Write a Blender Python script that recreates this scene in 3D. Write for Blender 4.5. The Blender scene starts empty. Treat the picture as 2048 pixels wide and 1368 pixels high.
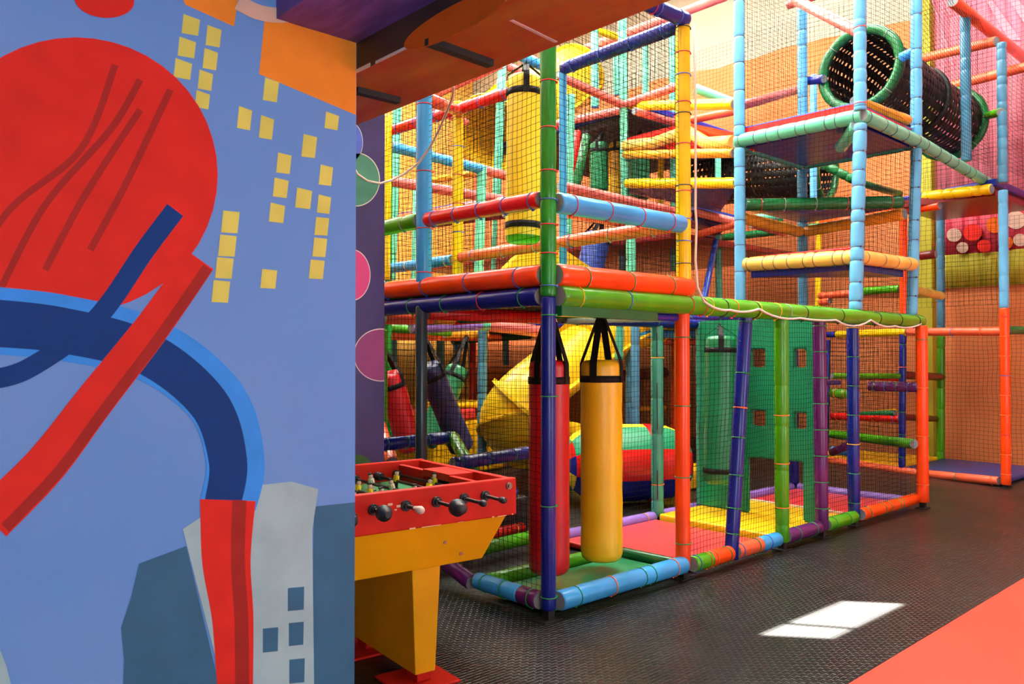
import bpy, bmesh, math, random
from mathutils import Vector, Matrix
random.seed(7)
C = bpy.context.scene.collection
SC = bpy.context.scene
PI = math.pi

# ------------------------------------------------------------------ camera, world, sun, lights, exposure
F, YH, XV, EYE = 1618.0, 712.0, 2800.0, 1.5          # focal in px of the 2048-wide frame, horizon row, right vanishing point
_a = math.atan((XV - 1024) / F)
_t = math.atan((YH - 684) / F)
FW = (math.cos(_a), math.sin(_a)); RT = (math.sin(_a), -math.cos(_a))
CX, CY = -3.2674, -3.2784
cam_d = bpy.data.cameras.new('camera'); cam = bpy.data.objects.new('camera', cam_d); C.objects.link(cam)
cam_d.sensor_width = 36.0; cam_d.lens = 36.0 * F / 2048; cam_d.clip_start = 0.05
cam.location = (CX, CY, EYE)
_f = Vector((FW[0] * math.cos(_t), FW[1] * math.cos(_t), math.sin(_t)))
cam.rotation_euler = _f.to_track_quat('-Z', 'Y').to_euler()
cam_d.dof.use_dof = True; cam_d.dof.focus_distance = 5.2; cam_d.dof.aperture_fstop = 6.0
SC.camera = cam
SC.view_settings.view_transform = 'Standard'; SC.view_settings.look = 'None'
SC.view_settings.gamma = 1.0; SC.view_settings.use_curve_mapping = False
SC.view_settings.exposure = 0.0
SC.cycles.use_denoising = True
SC.cycles.max_bounces = 8
w = bpy.data.worlds.new('sky'); SC.world = w; w.use_nodes = True
w.node_tree.nodes['Background'].inputs[0].default_value = (0.75, 0.86, 1.0, 1)
w.node_tree.nodes['Background'].inputs[1].default_value = 1.0

def lamp(name, kind, loc, aim, energy, size=None, size_y=None, color=(1, 1, 1)):
    d = bpy.data.lights.new(name, kind); d.energy = energy; d.color = color
    if kind == 'AREA':
        d.shape = 'RECTANGLE'; d.size = size; d.size_y = size_y or size
    o = bpy.data.objects.new(name, d); C.objects.link(o); o.location = loc
    o.rotation_euler = (Vector(aim) - Vector(loc)).to_track_quat('-Z', 'Y').to_euler()
    return o
SUN_DIR = Vector((0.10, -0.42, 0.90)).normalized()     # towards the sun
s = lamp('sun', 'SUN', (1.2, -5, 14), Vector((1.2, -5, 14)) - SUN_DIR, 520.0); s.data.angle = math.radians(0.3)
ROOF = 8.6
# daylight through the long translucent roof panels of the hall
for x, e_ in ((0.6, 1350), (3.6, 1200), (6.6, 480)):
    lamp('skylight_daylight', 'AREA', (x, 4.5, ROOF - 0.05), (x, 4.5, 0), e_, 1.0, 13.0, (1.0, 0.98, 0.93))
# daylight through the entrance windows behind the camera
lamp('entrance_daylight', 'AREA', (-4.0, -7.4, 1.7), (-2.6, 0, 1.3), 140, 3.4, 2.2, (0.90, 0.97, 1.0))
lamp('hall_front_fill', 'AREA', (3.0, -7.4, 2.0), (3.0, 0, 1.4), 80, 1.6, 2.6, (0.96, 0.98, 1.0))  # added lamp out of view, kept narrow for sharper highlights on the posts

# ------------------------------------------------------------------ pixel row/column of the photograph -> point on a known plane of the hall
def ray(x, y):
    r = (x - 1024) / F; up = (684 - y) / F
    fw = math.cos(_t) - up * math.sin(_t); z = math.sin(_t) + up * math.cos(_t)
    return (FW[0] * fw + RT[0] * r, FW[1] * fw + RT[1] * r, z)
def at(x, y, p):
    d = ray(x, y); k, val = p
    if k == 'x': t = (val - CX) / d[0]
    elif k == 'y': t = (val - CY) / d[1]
    elif k == 'z': t = (val - EYE) / d[2]
    else: t = val
    return Vector((CX + d[0] * t, CY + d[1] * t, EYE + d[2] * t))

# ------------------------------------------------------------------ materials
def lin(c):
    return tuple(((v / 255) / 12.92 if v / 255 <= 0.04045 else ((v / 255 + 0.055) / 1.055) ** 2.4) for v in c) + (1,)
MATS = {}
def mat(name, rgb, rough=0.45, spec=0.5, var=0.0, scale=6.0, bump=0.0, bscale=30.0, metal=0.0, rgb2=None, stretch=None, trans=0.0, coat=0.0):
    m = bpy.data.materials.new(name); m.use_nodes = True; nt = m.node_tree; b = nt.nodes['Principled BSDF']
    b.inputs['Roughness'].default_value = rough; b.inputs['Specular IOR Level'].default_value = spec; b.inputs['Metallic'].default_value = metal
    b.inputs['Base Color'].default_value = lin(rgb)
    if coat: b.inputs['Coat Weight'].default_value = coat; b.inputs['Coat Roughness'].default_value = 0.12
    tc = nt.nodes.new('ShaderNodeTexCoord'); mp = nt.nodes.new('ShaderNodeMapping')
    nt.links.new(tc.outputs['Object'], mp.inputs['Vector'])
    if stretch: mp.inputs['Scale'].default_value = stretch
    if var or rgb2:
        n = nt.nodes.new('ShaderNodeTexNoise'); n.inputs['Scale'].default_value = scale; n.inputs['Detail'].default_value = 5
        nt.links.new(mp.outputs[0], n.inputs['Vector'])
        mx = nt.nodes.new('ShaderNodeMix'); mx.data_type = 'RGBA'
        mx.inputs[6].default_value = lin(rgb)
        mx.inputs[7].default_value = lin(rgb2) if rgb2 else lin([max(0, v * (1 - var)) for v in rgb])
        cr = nt.nodes.new('ShaderNodeMapRange'); cr.inputs[1].default_value = 0.35; cr.inputs[2].default_value = 0.68
        nt.links.new(n.outputs['Fac'], cr.inputs[0]); nt.links.new(cr.outputs[0], mx.inputs[0])
        nt.links.new(mx.outputs[2], b.inputs['Base Color'])
    if bump:
        n2 = nt.nodes.new('ShaderNodeTexNoise'); n2.inputs['Scale'].default_value = bscale; n2.inputs['Detail'].default_value = 4
        nt.links.new(mp.outputs[0], n2.inputs['Vector'])
        bp = nt.nodes.new('ShaderNodeBump'); bp.inputs['Strength'].default_value = bump; bp.inputs['Distance'].default_value = 0.01
        nt.links.new(n2.outputs['Fac'], bp.inputs['Height']); nt.links.new(bp.outputs[0], b.inputs['Normal'])
    MATS[name] = m
    return m
# glossy vinyl covers of the foam
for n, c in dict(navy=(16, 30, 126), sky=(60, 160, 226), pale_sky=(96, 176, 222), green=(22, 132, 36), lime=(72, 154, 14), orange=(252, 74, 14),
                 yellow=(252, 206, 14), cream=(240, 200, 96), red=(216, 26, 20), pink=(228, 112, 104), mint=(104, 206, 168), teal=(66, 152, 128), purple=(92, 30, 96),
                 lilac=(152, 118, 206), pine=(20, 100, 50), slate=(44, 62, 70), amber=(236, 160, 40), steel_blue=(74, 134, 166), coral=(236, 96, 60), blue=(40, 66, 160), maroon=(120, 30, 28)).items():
    mat(n, c, rough=0.26, spec=0.4, var=0.12, scale=3.0, bump=0.14, bscale=9.0)
mat('foam_end', (128, 132, 134), rough=0.9); mat('black', (14, 13, 13), rough=0.6); mat('net_black', (16, 15, 12), rough=0.85, spec=0.1)
mat('strap_black', (18, 16, 16), rough=0.75, spec=0.2, bump=0.3, bscale=160)
mat('steel', (120, 112, 100), rough=0.35, metal=0.9, var=0.3, scale=30); mat('rod_steel', (70, 54, 46), rough=0.4, metal=0.7, var=0.3, scale=30)
for n, c in dict(tie_green=(10, 130, 60), tie_red=(200, 30, 40), tie_blue=(60, 100, 190), tie_yellow=(240, 190, 20), tie_orange=(250, 110, 20), tie_black=(20, 20, 20), tie_pale=(150, 160, 150), tie_dark=(70, 60, 90)).items():
    mat(n, c, rough=0.4)
for n, c in dict(bag_yellow=(242, 190, 20), bag_red=(190, 14, 24), bag_green=(14, 110, 66), bag_navy=(24, 30, 76), bag_sun=(252, 224, 44), bag_blue=(36, 64, 150)).items():
    mat(n, c, rough=0.36, spec=0.5, var=0.08, scale=4, bump=0.25, bscale=7.0, stretch=(1, 1, 0.4))
mat('slide_yellow', (250, 204, 30), rough=0.30, var=0.10, scale=2.0); mat('tunnel_black', (20, 18, 16), rough=0.5, spec=0.2)
mat('mat_red', (226, 58, 62), rough=0.35, var=0.12, scale=2.5, bump=0.3, bscale=5, stretch=(0.5, 2, 1))
mat('mat_green', (14, 132, 84), rough=0.3, rgb2=(44, 124, 72), scale=3.0, bump=0.35, bscale=5, stretch=(0.6, 2, 1))
mat('mat_yellow', (250, 196, 12), rough=0.35, var=0.08, scale=3, bump=0.3, bscale=6); mat('mat_blue', (40, 60, 130), rough=0.4, var=0.15, scale=3, bump=0.2, bscale=6)
mat('climb_green', (8, 126, 84), rough=0.42, var=0.1, scale=2.5, bump=0.3, bscale=4)
mat('table_red', (196, 30, 12), rough=0.5, spec=0.2, rgb2=(174, 22, 8), scale=5, bump=0.05, bscale=40); mat('table_yellow', (232, 162, 0), rough=0.5, spec=0.2, var=0.08, scale=3)
mat('wear', (236, 190, 150), rough=0.7); mat('pitch_green', (36, 120, 66), rough=0.5, var=0.1); mat('ivory', (226, 214, 190), rough=0.5); mat('skin_tone', (214, 180, 164), rough=0.7)
mat('grey_rubber', (30, 30, 34), rough=0.5); mat('rope_white', (214, 204, 190), rough=0.7); mat('rope_mint', (120, 160, 136), rough=0.7, bump=0.5, bscale=60)
mat('terracotta', (216, 132, 84), rough=0.9, spec=0.1, rgb2=(206, 116, 68), scale=0.9, bump=0.12, bscale=20); mat('cream_wall', (186, 178, 154), rough=0.85, var=0.08, scale=1.2)
mat('gold_wall', (244, 194, 96), rough=0.9, spec=0.1, rgb2=(236, 174, 78), scale=0.8); mat('purple_wall', (42, 28, 92), rough=0.5, rgb2=(32, 18, 76), scale=4, bump=0.6, bscale=9)
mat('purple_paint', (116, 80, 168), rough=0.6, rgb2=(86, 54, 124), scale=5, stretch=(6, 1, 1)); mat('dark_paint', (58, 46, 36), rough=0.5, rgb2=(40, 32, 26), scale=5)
mat('rust_board', (168, 66, 26), rough=0.4, spec=0.3, rgb2=(176, 118, 36), scale=2.2, stretch=(5, 1, 1), bump=0.1, bscale=18)
mat('mural_blue', (102, 148, 216), rough=0.6, spec=0.15, rgb2=(114, 154, 216), scale=1.5, bump=0.06, bscale=40)
for n, c in dict(p_orange=(246, 146, 48), p_yellow=(226, 218, 104), p_mint=(166, 196, 204), p_slate=(62, 106, 140), p_red=(222, 46, 38), p_dark_red=(164, 42, 38), p_navy=(20, 58, 124),
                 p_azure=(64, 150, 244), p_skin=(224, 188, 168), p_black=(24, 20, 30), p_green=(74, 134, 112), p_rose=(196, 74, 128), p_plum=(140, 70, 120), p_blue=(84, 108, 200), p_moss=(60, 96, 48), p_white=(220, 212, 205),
                 p_rust=(212, 94, 22), p_navyedge=(30, 34, 70)).items():
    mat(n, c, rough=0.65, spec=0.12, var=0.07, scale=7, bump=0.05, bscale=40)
mat('banner_pink', (232, 118, 140), rough=0.7, spec=.2, rgb2=(240, 140, 154), scale=0.7); mat('banner_red', (186, 40, 64), rough=0.6, var=0.1, scale=2); mat('banner_olive', (182, 172, 40), rough=0.7, var=0.1, scale=2)
mat('banner_light', (224, 130, 148), rough=0.6); mat('red_floor', (236, 58, 40), rough=0.6, spec=0.2, var=0.05, scale=2); mat('lounge_paint', (206, 200, 196), rough=0.8); mat('roof_sheet', (190, 184, 172), rough=0.8, var=0.1, scale=2)
mat('ball_red', (220, 40, 30), rough=0.35); mat('ball_blue', (40, 70, 170), rough=0.35); mat('ball_yellow', (250, 200, 30), rough=0.35); mat('ball_green', (40, 150, 60), rough=0.35)
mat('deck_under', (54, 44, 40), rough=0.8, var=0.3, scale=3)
m_ = mat('skylight_sheet', (240, 238, 228), rough=0.5); m_.node_tree.nodes['Principled BSDF'].inputs['Transmission Weight'].default_value = 0.0
_nt = m_.node_tree; _tr = _nt.nodes.new('ShaderNodeBsdfTranslucent'); _tr.inputs['Color'].default_value = (.45, .45, .42, 1); _nt.links.new(_tr.outputs[0], _nt.nodes['Material Output'].inputs['Surface'])
# studded black rubber floor: rows of small ribs as bump
def floor_mat(name, rgb, rough, dist):
    m = bpy.data.materials.new(name); m.use_nodes = True; nt = m.node_tree; b = nt.nodes['Principled BSDF']
    b.inputs['Base Color'].default_value = lin(rgb); b.inputs['Specular IOR Level'].default_value = 0.35
    tc = nt.nodes.new('ShaderNodeTexCoord'); br = nt.nodes.new('ShaderNodeTexBrick')
    br.inputs['Scale'].default_value = 1.0; br.inputs['Brick Width'].default_value = 0.05; br.inputs['Row Height'].default_value = 0.025
    br.inputs['Mortar Size'].default_value = 0.006; br.inputs['Mortar Smooth'].default_value = 0.6
    nt.links.new(tc.outputs['Object'], br.inputs['Vector'])
    bp = nt.nodes.new('ShaderNodeBump'); bp.inputs['Strength'].default_value = 0.5; bp.inputs['Distance'].default_value = dist
    nt.links.new(br.outputs['Fac'], bp.inputs['Height']); nt.links.new(bp.outputs[0], b.inputs['Normal'])
    n = nt.nodes.new('ShaderNodeTexNoise'); n.inputs['Scale'].default_value = 1.3; n.inputs['Detail'].default_value = 6
    nt.links.new(tc.outputs['Object'], n.inputs['Vector'])
    mr = nt.nodes.new('ShaderNodeMapRange'); mr.inputs[3].default_value = rough - 0.08; mr.inputs[4].default_value = rough + 0.12
    nt.links.new(n.outputs['Fac'], mr.inputs[0]); nt.links.new(mr.outputs[0], b.inputs['Roughness'])
    MATS[name] = m
floor_mat('floor_rubber', (24, 23, 21), 0.31, 0.006)

# ------------------------------------------------------------------ mesh helpers
class MB:
    def __init__(s): s.v = []; s.f = []; s.m = []; s.sm = []
    def face(s, idx, mi=0, smooth=False): s.f.append(idx); s.m.append(mi); s.sm.append(smooth)
    def poly(s, pts, mi=0):
        b = len(s.v); s.v += [tuple(p) for p in pts]; s.face(list(range(b, b + len(pts))), mi)
    def box(s, lo, hi, mi=0, M=None):
        b = len(s.v)
        for z in (lo[2], hi[2]):
            for x, y in ((lo[0], lo[1]), (hi[0], lo[1]), (hi[0], hi[1]), (lo[0], hi[1])):
                p = Vector((x, y, z)); s.v.append(tuple(M @ p if M else p))
        for q in ((3, 2, 1, 0), (4, 5, 6, 7), (0, 1, 5, 4), (1, 2, 6, 5), (2, 3, 7, 6), (3, 0, 4, 7)): s.face([b + i for i in q], mi)
    def prism(s, bottom, top, mi=0):
        n = len(bottom); b = len(s.v); s.v += [tuple(p) for p in bottom] + [tuple(p) for p in top]
        s.face([b + i for i in reversed(range(n))], mi); s.face([b + n + i for i in range(n)], mi)
        for i in range(n): j = (i + 1) % n; s.face([b + i, b + j, b + n + j, b + n + i], mi)
    def rings(s, rings, mi=0, smooth=True, cap=True, capmi=None, closed=False):
        n = len(rings[0]); b = len(s.v)
        for r in rings: s.v += [tuple(p) for p in r]
        R = len(rings)
        for i in range(R if closed else R - 1):
            i2 = (i + 1) % R
            for j in range(n):
                k = (j + 1) % n; s.face([b + i * n + j, b + i * n + k, b + i2 * n + k, b + i2 * n + j], mi, smooth)
        if cap and not closed:
            c = mi if capmi is None else capmi
            s.face([b + j for j in reversed(range(n))], c); s.face([b + (R - 1) * n + j for j in range(n)], c)
    def path(s, pts, r, n=8, mi=0, cap=True, rs=None):
        pts = [Vector(p) for p in pts]; rg = []
        up = None
        for i, p in enumerate(pts):
            d = (pts[min(i + 1, len(pts) - 1)] - pts[max(i - 1, 0)]).normalized()
            if up is None: up = d.orthogonal().normalized()
            a = (up - d * up.dot(d)); a = a.normalized() if a.length > 1e-6 else d.orthogonal().normalized(); up = a
            c = d.cross(a); rr = rs[i] if rs else r
            rg.append([p + (a * math.cos(2 * PI * k / n) + c * math.sin(2 * PI * k / n)) * rr for k in range(n)])
        s.rings(rg, mi, True, cap)
    def build(s, name, mats, parent=None, loc=None):
        me = bpy.data.meshes.new(name)
        v = s.v if loc is None else [tuple(Vector(p) - Vector(loc)) for p in s.v]
        me.from_pydata(v, [], s.f)
        if not isinstance(mats, (list, tuple)): mats = [mats]
        for m in mats: me.materials.append(MATS[m])
        me.polygons.foreach_set('material_index', s.m); me.polygons.foreach_set('use_smooth', s.sm); me.update()
        o = bpy.data.objects.new(name, me); C.objects.link(o)
        if loc is not None: o.location = loc
        if parent is not None: adopt(o, parent)
        return o
def world_loc(o):
    p = Vector((0, 0, 0))
    while o is not None: p = p + o.location; o = o.parent
    return p
def adopt(o, parent):
    q = world_loc(parent); o.parent = parent; o.location = o.location - q
def tag(o, label, cat, group=None, kind=None):
    if label: o['label'] = label
    if cat: o['category'] = cat
    if group: o['group'] = group
    if kind: o['kind'] = kind
    return o
def empty(name, loc, label, cat, group=None):
    o = bpy.data.objects.new(name, None); C.objects.link(o); o.location = loc; o.empty_display_size = 0.1
    return tag(o, label, cat, group)
def struct(o): o['kind'] = 'structure'; return o

def frame_of(d):
    d = d.normalized(); a = d.cross(Vector((0, 0, 1)))
    a = a.normalized() if a.length > 1e-3 else Vector((1, 0, 0)); return d, a, d.cross(a)
def tube_mb(mb, p, q, r, mi=0, pinch=(), dip=0.10, n=14, sag=0.0, capmi=1):
    p, q = Vector(p), Vector(q); L = (q - p).length; d, a, c = frame_of(q - p)
    ts = {0.0, 1.0, 0.012 / L if L > .1 else 0.1, 1 - (0.012 / L if L > .1 else 0.1)}
    prof = {}
    for t in pinch:
        for o, k in ((-0.022, 1.0), (-0.008, 1 - dip * 0.5), (0, 1 - dip * 1.25), (0.008, 1 - dip * 0.5), (0.022, 1.0)):
            tt = t + o / L
            if 0.01 < tt < 0.99: ts.add(tt); prof[tt] = k
    pp = [0.0] + sorted(pinch) + [1.0]
    if pinch and dip > .055:
        for i in range(len(pp) - 1):
            if (pp[i + 1] - pp[i]) * L > .1:
                for f_, k_ in ((.25, 1 + dip * .22), (.5, 1 + dip * .3), (.75, 1 + dip * .22)): tt = pp[i] + (pp[i + 1] - pp[i]) * f_; ts.add(tt); prof.setdefault(tt, k_)
    if sag:
        for i in range(1, 12): ts.add(i / 12)
    rg = []
    for t in sorted(ts):
        k = prof.get(t, 1.0)
        if t in (0.0, 1.0): k = 0.9
        ce = p + (q - p) * t; ce = ce - Vector((0, 0, sag * 4 * t * (1 - t)))
        rg.append([ce + (a * math.cos(2 * PI * j / n) + c * math.sin(2 * PI * j / n)) * (r * k) for j in range(n)])
    mb.rings(rg, mi, True, True, capmi)
def torus_mb(mb, ce, d, R, r, n=16, k=5, mi=0):
    d, a, c = frame_of(Vector(d)); rg = []
    for i in range(n):
        w_ = 2 * PI * i / n; e = a * math.cos(w_) + c * math.sin(w_)
        rg.append([Vector(ce) + e * (R + r * math.cos(2 * PI * j / k)) + d * (r * math.sin(2 * PI * j / k)) for j in range(k)])
    mb.rings(rg, mi, True, False, closed=True)
def tube(parent, part, color, p, q, r=0.05, pinch=0, dip=0.10, ties=None, tie_r=0.0035, sag=0.0, label=None):
    """one foam-covered pipe; ties = list of (t, colour) straps that sit round it, each a sub-part"""
    p, q = Vector(p), Vector(q)
    ps = [(i + 0.5 + 0.18 * math.sin(i * 2.7 + p.x * 9)) / pinch for i in range(pinch)] if pinch else []
    if ties: ps = sorted(set(ps) | {t for t, _ in ties})
    mb = MB(); tube_mb(mb, p, q, r, 0, ps, dip, sag=sag)
    o = mb.build(part, [color, 'foam_end'], parent, p)
    if pinch and not ties and parent is not None and parent.name == 'climbing_tower' and (color in ('pale_sky', 'mint', 'cream')): ties, tie_r = [(t, 'tie_dark') for t in ps], .0028
    if label: o['label'] = label
    d = q - p
    for t, tc in (ties or []):
        m2 = MB(); ce = p + d * t - Vector((0, 0, sag * 4 * t * (1 - t)))
        torus_mb(m2, ce, d, r * (1 - dip * 1.25) + 0.003, tie_r)
        _, a, c = frame_of(d); e = a * 0.3 - c * 0.2 if abs(d.normalized().z) > .8 else Vector((0, 0, -1)); e.normalize()
        e2 = e * (r + 0.002) + ce
        m2.box((-0.006, -0.006, -0.007), (0.006, 0.006, 0.007), 0, Matrix.Translation(e2))
        m2.build('cable_tie', tc, o, ce)
    return o
def even(n, cols, a=0.08, b=0.92):
    return [(a + (b - a) * (i / max(1, n - 1)), cols[i % len(cols)]) for i in range(n)]
def net(parent, p00, p10, p11, p01, sp=0.042, r=0.0014, wob=0.008, sides=3, name='net_panel', mi='net_black'):
    """knotted netting between four corners (p00->p10 bottom, p01->p11 top)"""
    p00, p10, p11, p01 = map(Vector, (p00, p10, p11, p01)); mb = MB()
    W = (p10 - p00).length; H = ((p01 - p00).length + (p11 - p10).length) / 2; nrm = (p10 - p00).cross(p01 - p00).normalized()
    ph = random.random() * 6
    def P(u, v):
        q = p00.lerp(p10, u).lerp(p01.lerp(p11, u), v)
        e = math.sin(PI * min(1, max(0, u))) * math.sin(PI * min(1, max(0, v)))
        ax = (p10 - p00).normalized(); az = (p01 - p00).normalized()
        q = q + nrm * (wob * 1.6 * e * math.sin(4 * u + 3 * v + ph))
        q = q + ax * (wob * math.sin(9 * v * H + 5 * u * W + ph) * (e ** .3 if e > 0 else 0)) + az * (wob * math.sin(7 * u * W + 4 * v * H + 2 * ph) * (e ** .3 if e > 0 else 0))
        return q
    nu = max(2, round(W / sp)); nv = max(2, round(H / sp))
    su = max(4, min(24, int(H / 0.16))); sv = max(4, min(24, int(W / 0.16)))
    for i in range(nu + 1): mb.path([P(i / nu, k / su) for k in range(su + 1)], r, sides, 0, False)
    for j in range(nv + 1): mb.path([P(k / sv, j / nv) for k in range(sv + 1)], r, sides, 0, False)
    return mb.build(name, mi, parent)
def pad(parent, name, mats, corners, z0, z1, bev=0.02, edge=1):
    """a flat upholstered pad over a convex outline; mats = top/side colour (and edge colour)"""
    if not isinstance(mats, (list, tuple)): mats = [mats]
    me = bpy.data.meshes.new(name); bm = bmesh.new()
    vs = [bm.verts.new((x, y, z0)) for x, y in corners]; vt = [bm.verts.new((x, y, z1)) for x, y in corners]; n = len(vs)
    bm.faces.new(vs[::-1]); bm.faces.new(vt)
    for i in range(n): f = bm.faces.new((vs[i], vs[(i + 1) % n], vt[(i + 1) % n], vt[i])); f.material_index = min(edge, len(mats) - 1)
    bmesh.ops.recalc_face_normals(bm, faces=bm.faces)
    bmesh.ops.bevel(bm, geom=list(bm.edges), offset=min(bev, (z1 - z0) * 0.45), segments=3, affect='EDGES', profile=0.6)
    for f in bm.faces: f.smooth = True
    bm.to_mesh(me); bm.free()
    for m in mats: me.materials.append(MATS[m])
    o = bpy.data.objects.new(name, me); C.objects.link(o)
    if parent is not None: adopt(o, parent)
    return o

# ------------------------------------------------------------------ the hall
XW, YL, XC, YM = 9.35, 12.0, -1.78, -0.84         # back wall, left end wall, mural corner, mural face
mb = MB(); mb.poly([(-8, -8, 0), (XW + 1, -8, 0), (XW + 1, YL + .2, 0), (-8, YL + .2, 0)]); struct(mb.build('floor', 'floor_rubber'))
# back wall: terracotta up to a wavy paint line, cream above
mb = MB(); N = 60; ys = [-8 + (YL + 8) * i / N for i in range(N + 1)]
line = [6.62 + 0.05 * (y - 2) + 0.03 * math.sin(y * 2.3) + 0.02 * math.sin(y * 7.1) for y in ys]
for i in range(N):
    mb.poly([(XW, ys[i + 1], 0), (XW, ys[i], 0), (XW, ys[i], line[i]), (XW, ys[i + 1], line[i + 1])], 0)
    mb.poly([(XW, ys[i + 1], line[i + 1]), (XW, ys[i], line[i]), (XW, ys[i], ROOF), (XW, ys[i + 1], ROOF)], 1)
    mb.poly([(XW, ys[i], 0), (XW, ys[i + 1], 0), (XW + .2, ys[i + 1], 0), (XW + .2, ys[i], 0)], 0)
mb.box((XW + 0.01, -8, 0), (XW + 0.2, YL, ROOF), 1)
struct(mb.build('wall_back', ['terracotta', 'cream_wall']))
mb = MB(); mb.box((-8, YL, 0), (XW + .2, YL + .2, ROOF), 0); struct(mb.build('wall_left', 'gold_wall'))
# column of the back wall
pcol = at(1852, 700, ('x', XW - .12))
mb = MB(); mb.box((XW - .14, pcol.y - .10, 0), (XW + .005, pcol.y + .10, ROOF - .02)); struct(mb.build('trim_1', 'banner_olive'))
# roof with long skylight openings and one small opening for the sun patch
mb = MB(); holes = [(0.1, 1.1, -2, 11), (3.1, 4.1, -2, 11), (6.1, 7.1, -2, 11)]
patch = [Vector((x, y, 0)) for x, y in ((0.67, -0.94), (0.90, -1.225), (1.80, -1.235), (1.58, -0.965))]
kk = (ROOF) / SUN_DIR.z
op = [p + SUN_DIR * kk for p in patch]
def roof_grid(cells):
    for x0, x1, y0, y1 in cells: mb.box((x0, y0, ROOF), (x1, y1, ROOF + .08))
roof_grid([(-8, 0.1, -2, 12.2), (1.1, 3.1, -2, 12.2), (4.1, 6.1, -2, 12.2), (7.1, XW + .2, -2, 12.2), (0.1, 7.1, 11, 12.2)])
# front strip round the opening
x0, x1 = min(p.x for p in op) - .5, max(p.x for p in op) + .5; y0, y1 = min(p.y for p in op) - .5, max(p.y for p in op) + .5
roof_grid([(-8, x0, -8, -2), (x1, XW + .2, -8, -2), (x0, x1, -8, y0), (x0, x1, y1, -2)])
ring = [Vector((x0, y1, ROOF)), Vector((x0, y0, ROOF)), Vector((x1, y0, ROOF)), Vector((x1, y1, ROOF))]
for i in range(4): mb.poly([ring[i], ring[(i + 1) % 4], op[(i + 1) % 4], op[i]])
a_, b_ = op[0].lerp(op[1], .0), 0
m1 = op[0].lerp(op[3], .30); m2 = op[1].lerp(op[2], .26); dv = (op[3] - op[0]).normalized() * .018
mb.prism([m1 - dv, m2 - dv, m2 + dv, m1 + dv], [m1 - dv + Vector((0, 0, .03)), m2 - dv + Vector((0, 0, .03)), m2 + dv + Vector((0, 0, .03)), m1 + dv + Vector((0, 0, .03))])
struct(mb.build('ceiling', 'roof_sheet'))
for x0, x1, y0, y1 in holes:
    mb = MB(); mb.box((x0 + .002, y0 + .002, ROOF + .02), (x1 - .002, y1 - .002, ROOF + .05)); o = struct(mb.build('window_%d' % (1 + int(x0 / 3)), 'skylight_sheet'))
# the entrance room on the camera's side of the opening
mb = MB(); mb.box((-8, YM - 8, 3.1), (XC - .3, YM + .16, 3.18)); struct(mb.build('trim_2', 'lounge_paint'))
mb = MB(); mb.box((-8.2, -8, 0), (-8, YL, ROOF)); struct(mb.build('wall_right', 'lounge_paint'))
mb = MB()
for bx in ((-8, -6.2, 0, ROOF), (-6.2, -1.9, 0, .5), (-6.2, -1.9, 2.9, ROOF), (-1.9, .9, 0, ROOF), (.9, 5.1, 0, .5), (.9, 5.1, 3.4, ROOF), (5.1, XW + .2, 0, ROOF)):
    mb.box((bx[0], -8.2, bx[2]), (bx[1], -8, bx[3]))
struct(mb.build('wall_front', 'lounge_paint'))
# partition over the opening, its beam of painted boards
mb = MB(); mb.box((XC - .3, -8, 2.592), (XC, YM + .12, 5.0), 0); struct(mb.build('trim_3', 'purple_paint'))
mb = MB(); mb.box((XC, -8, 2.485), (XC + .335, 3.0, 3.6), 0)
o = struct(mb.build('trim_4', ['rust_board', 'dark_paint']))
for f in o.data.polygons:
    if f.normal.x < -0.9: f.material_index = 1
mb = MB(); mb.box((XC, -8, 3.6), (XC + .2, YL, ROOF), 0); struct(mb.build('trim_5', 'lounge_paint'))
bz = 2.485
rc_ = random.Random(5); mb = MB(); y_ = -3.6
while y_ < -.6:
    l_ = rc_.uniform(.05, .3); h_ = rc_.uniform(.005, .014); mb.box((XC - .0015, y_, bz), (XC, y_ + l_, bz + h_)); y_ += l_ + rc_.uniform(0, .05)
struct(mb.build('trim_7', 'p_white'))  # pale broken strip along the beam edge, painting in light leaking at the gap
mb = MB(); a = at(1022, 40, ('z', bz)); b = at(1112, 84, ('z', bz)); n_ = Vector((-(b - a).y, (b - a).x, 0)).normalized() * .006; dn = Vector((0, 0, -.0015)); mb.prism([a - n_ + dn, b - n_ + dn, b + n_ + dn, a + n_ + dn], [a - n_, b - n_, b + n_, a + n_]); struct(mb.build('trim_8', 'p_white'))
for (xa, ya, xb, yb) in ((712, 175, 797, 196), (856, 76, 981, 121)):
    a, b = at(xa, ya, ('z', bz)), at(xb, yb, ('z', bz)); d = (b - a).normalized(); n_ = Vector((-d.y, d.x, 0)) * .016
    mb = MB(); dn = Vector((0, 0, -.022)); mb.prism([a - n_ + dn, b - n_ + dn, b + n_ + dn, a + n_ + dn], [a - n_, b - n_, b + n_, a + n_])
    o = mb.build('batten', 'black'); tag(o, 'black batten under the rust board beam, nearer the mural corner' if xa < 800 else 'longer black batten under the rust board beam, further out over the opening', 'batten')
# painted disc on the dark face of the beam
def disc(mb, ce, ax, ay, rx, ry, mi=0, n=40, h=None, a0=0, a1=2 * PI):
    pts = [ce + ax * (rx * math.cos(a0 + (a1 - a0) * i / n)) + ay * (ry * math.sin(a0 + (a1 - a0) * i / n)) for i in range(n)]
    mb.poly(pts, mi)
mb = MB(); ce = at(905, 42, ('x', XC - .003)); a = at(808, 40, ('x', XC - .003))
disc(mb, ce, Vector((0, 1, 0)), Vector((0, 0, 1)), abs(a.y - ce.y), 0.047)
mb.f[0].reverse()
struct(mb.build('trim_6', 'p_rust'))

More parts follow.
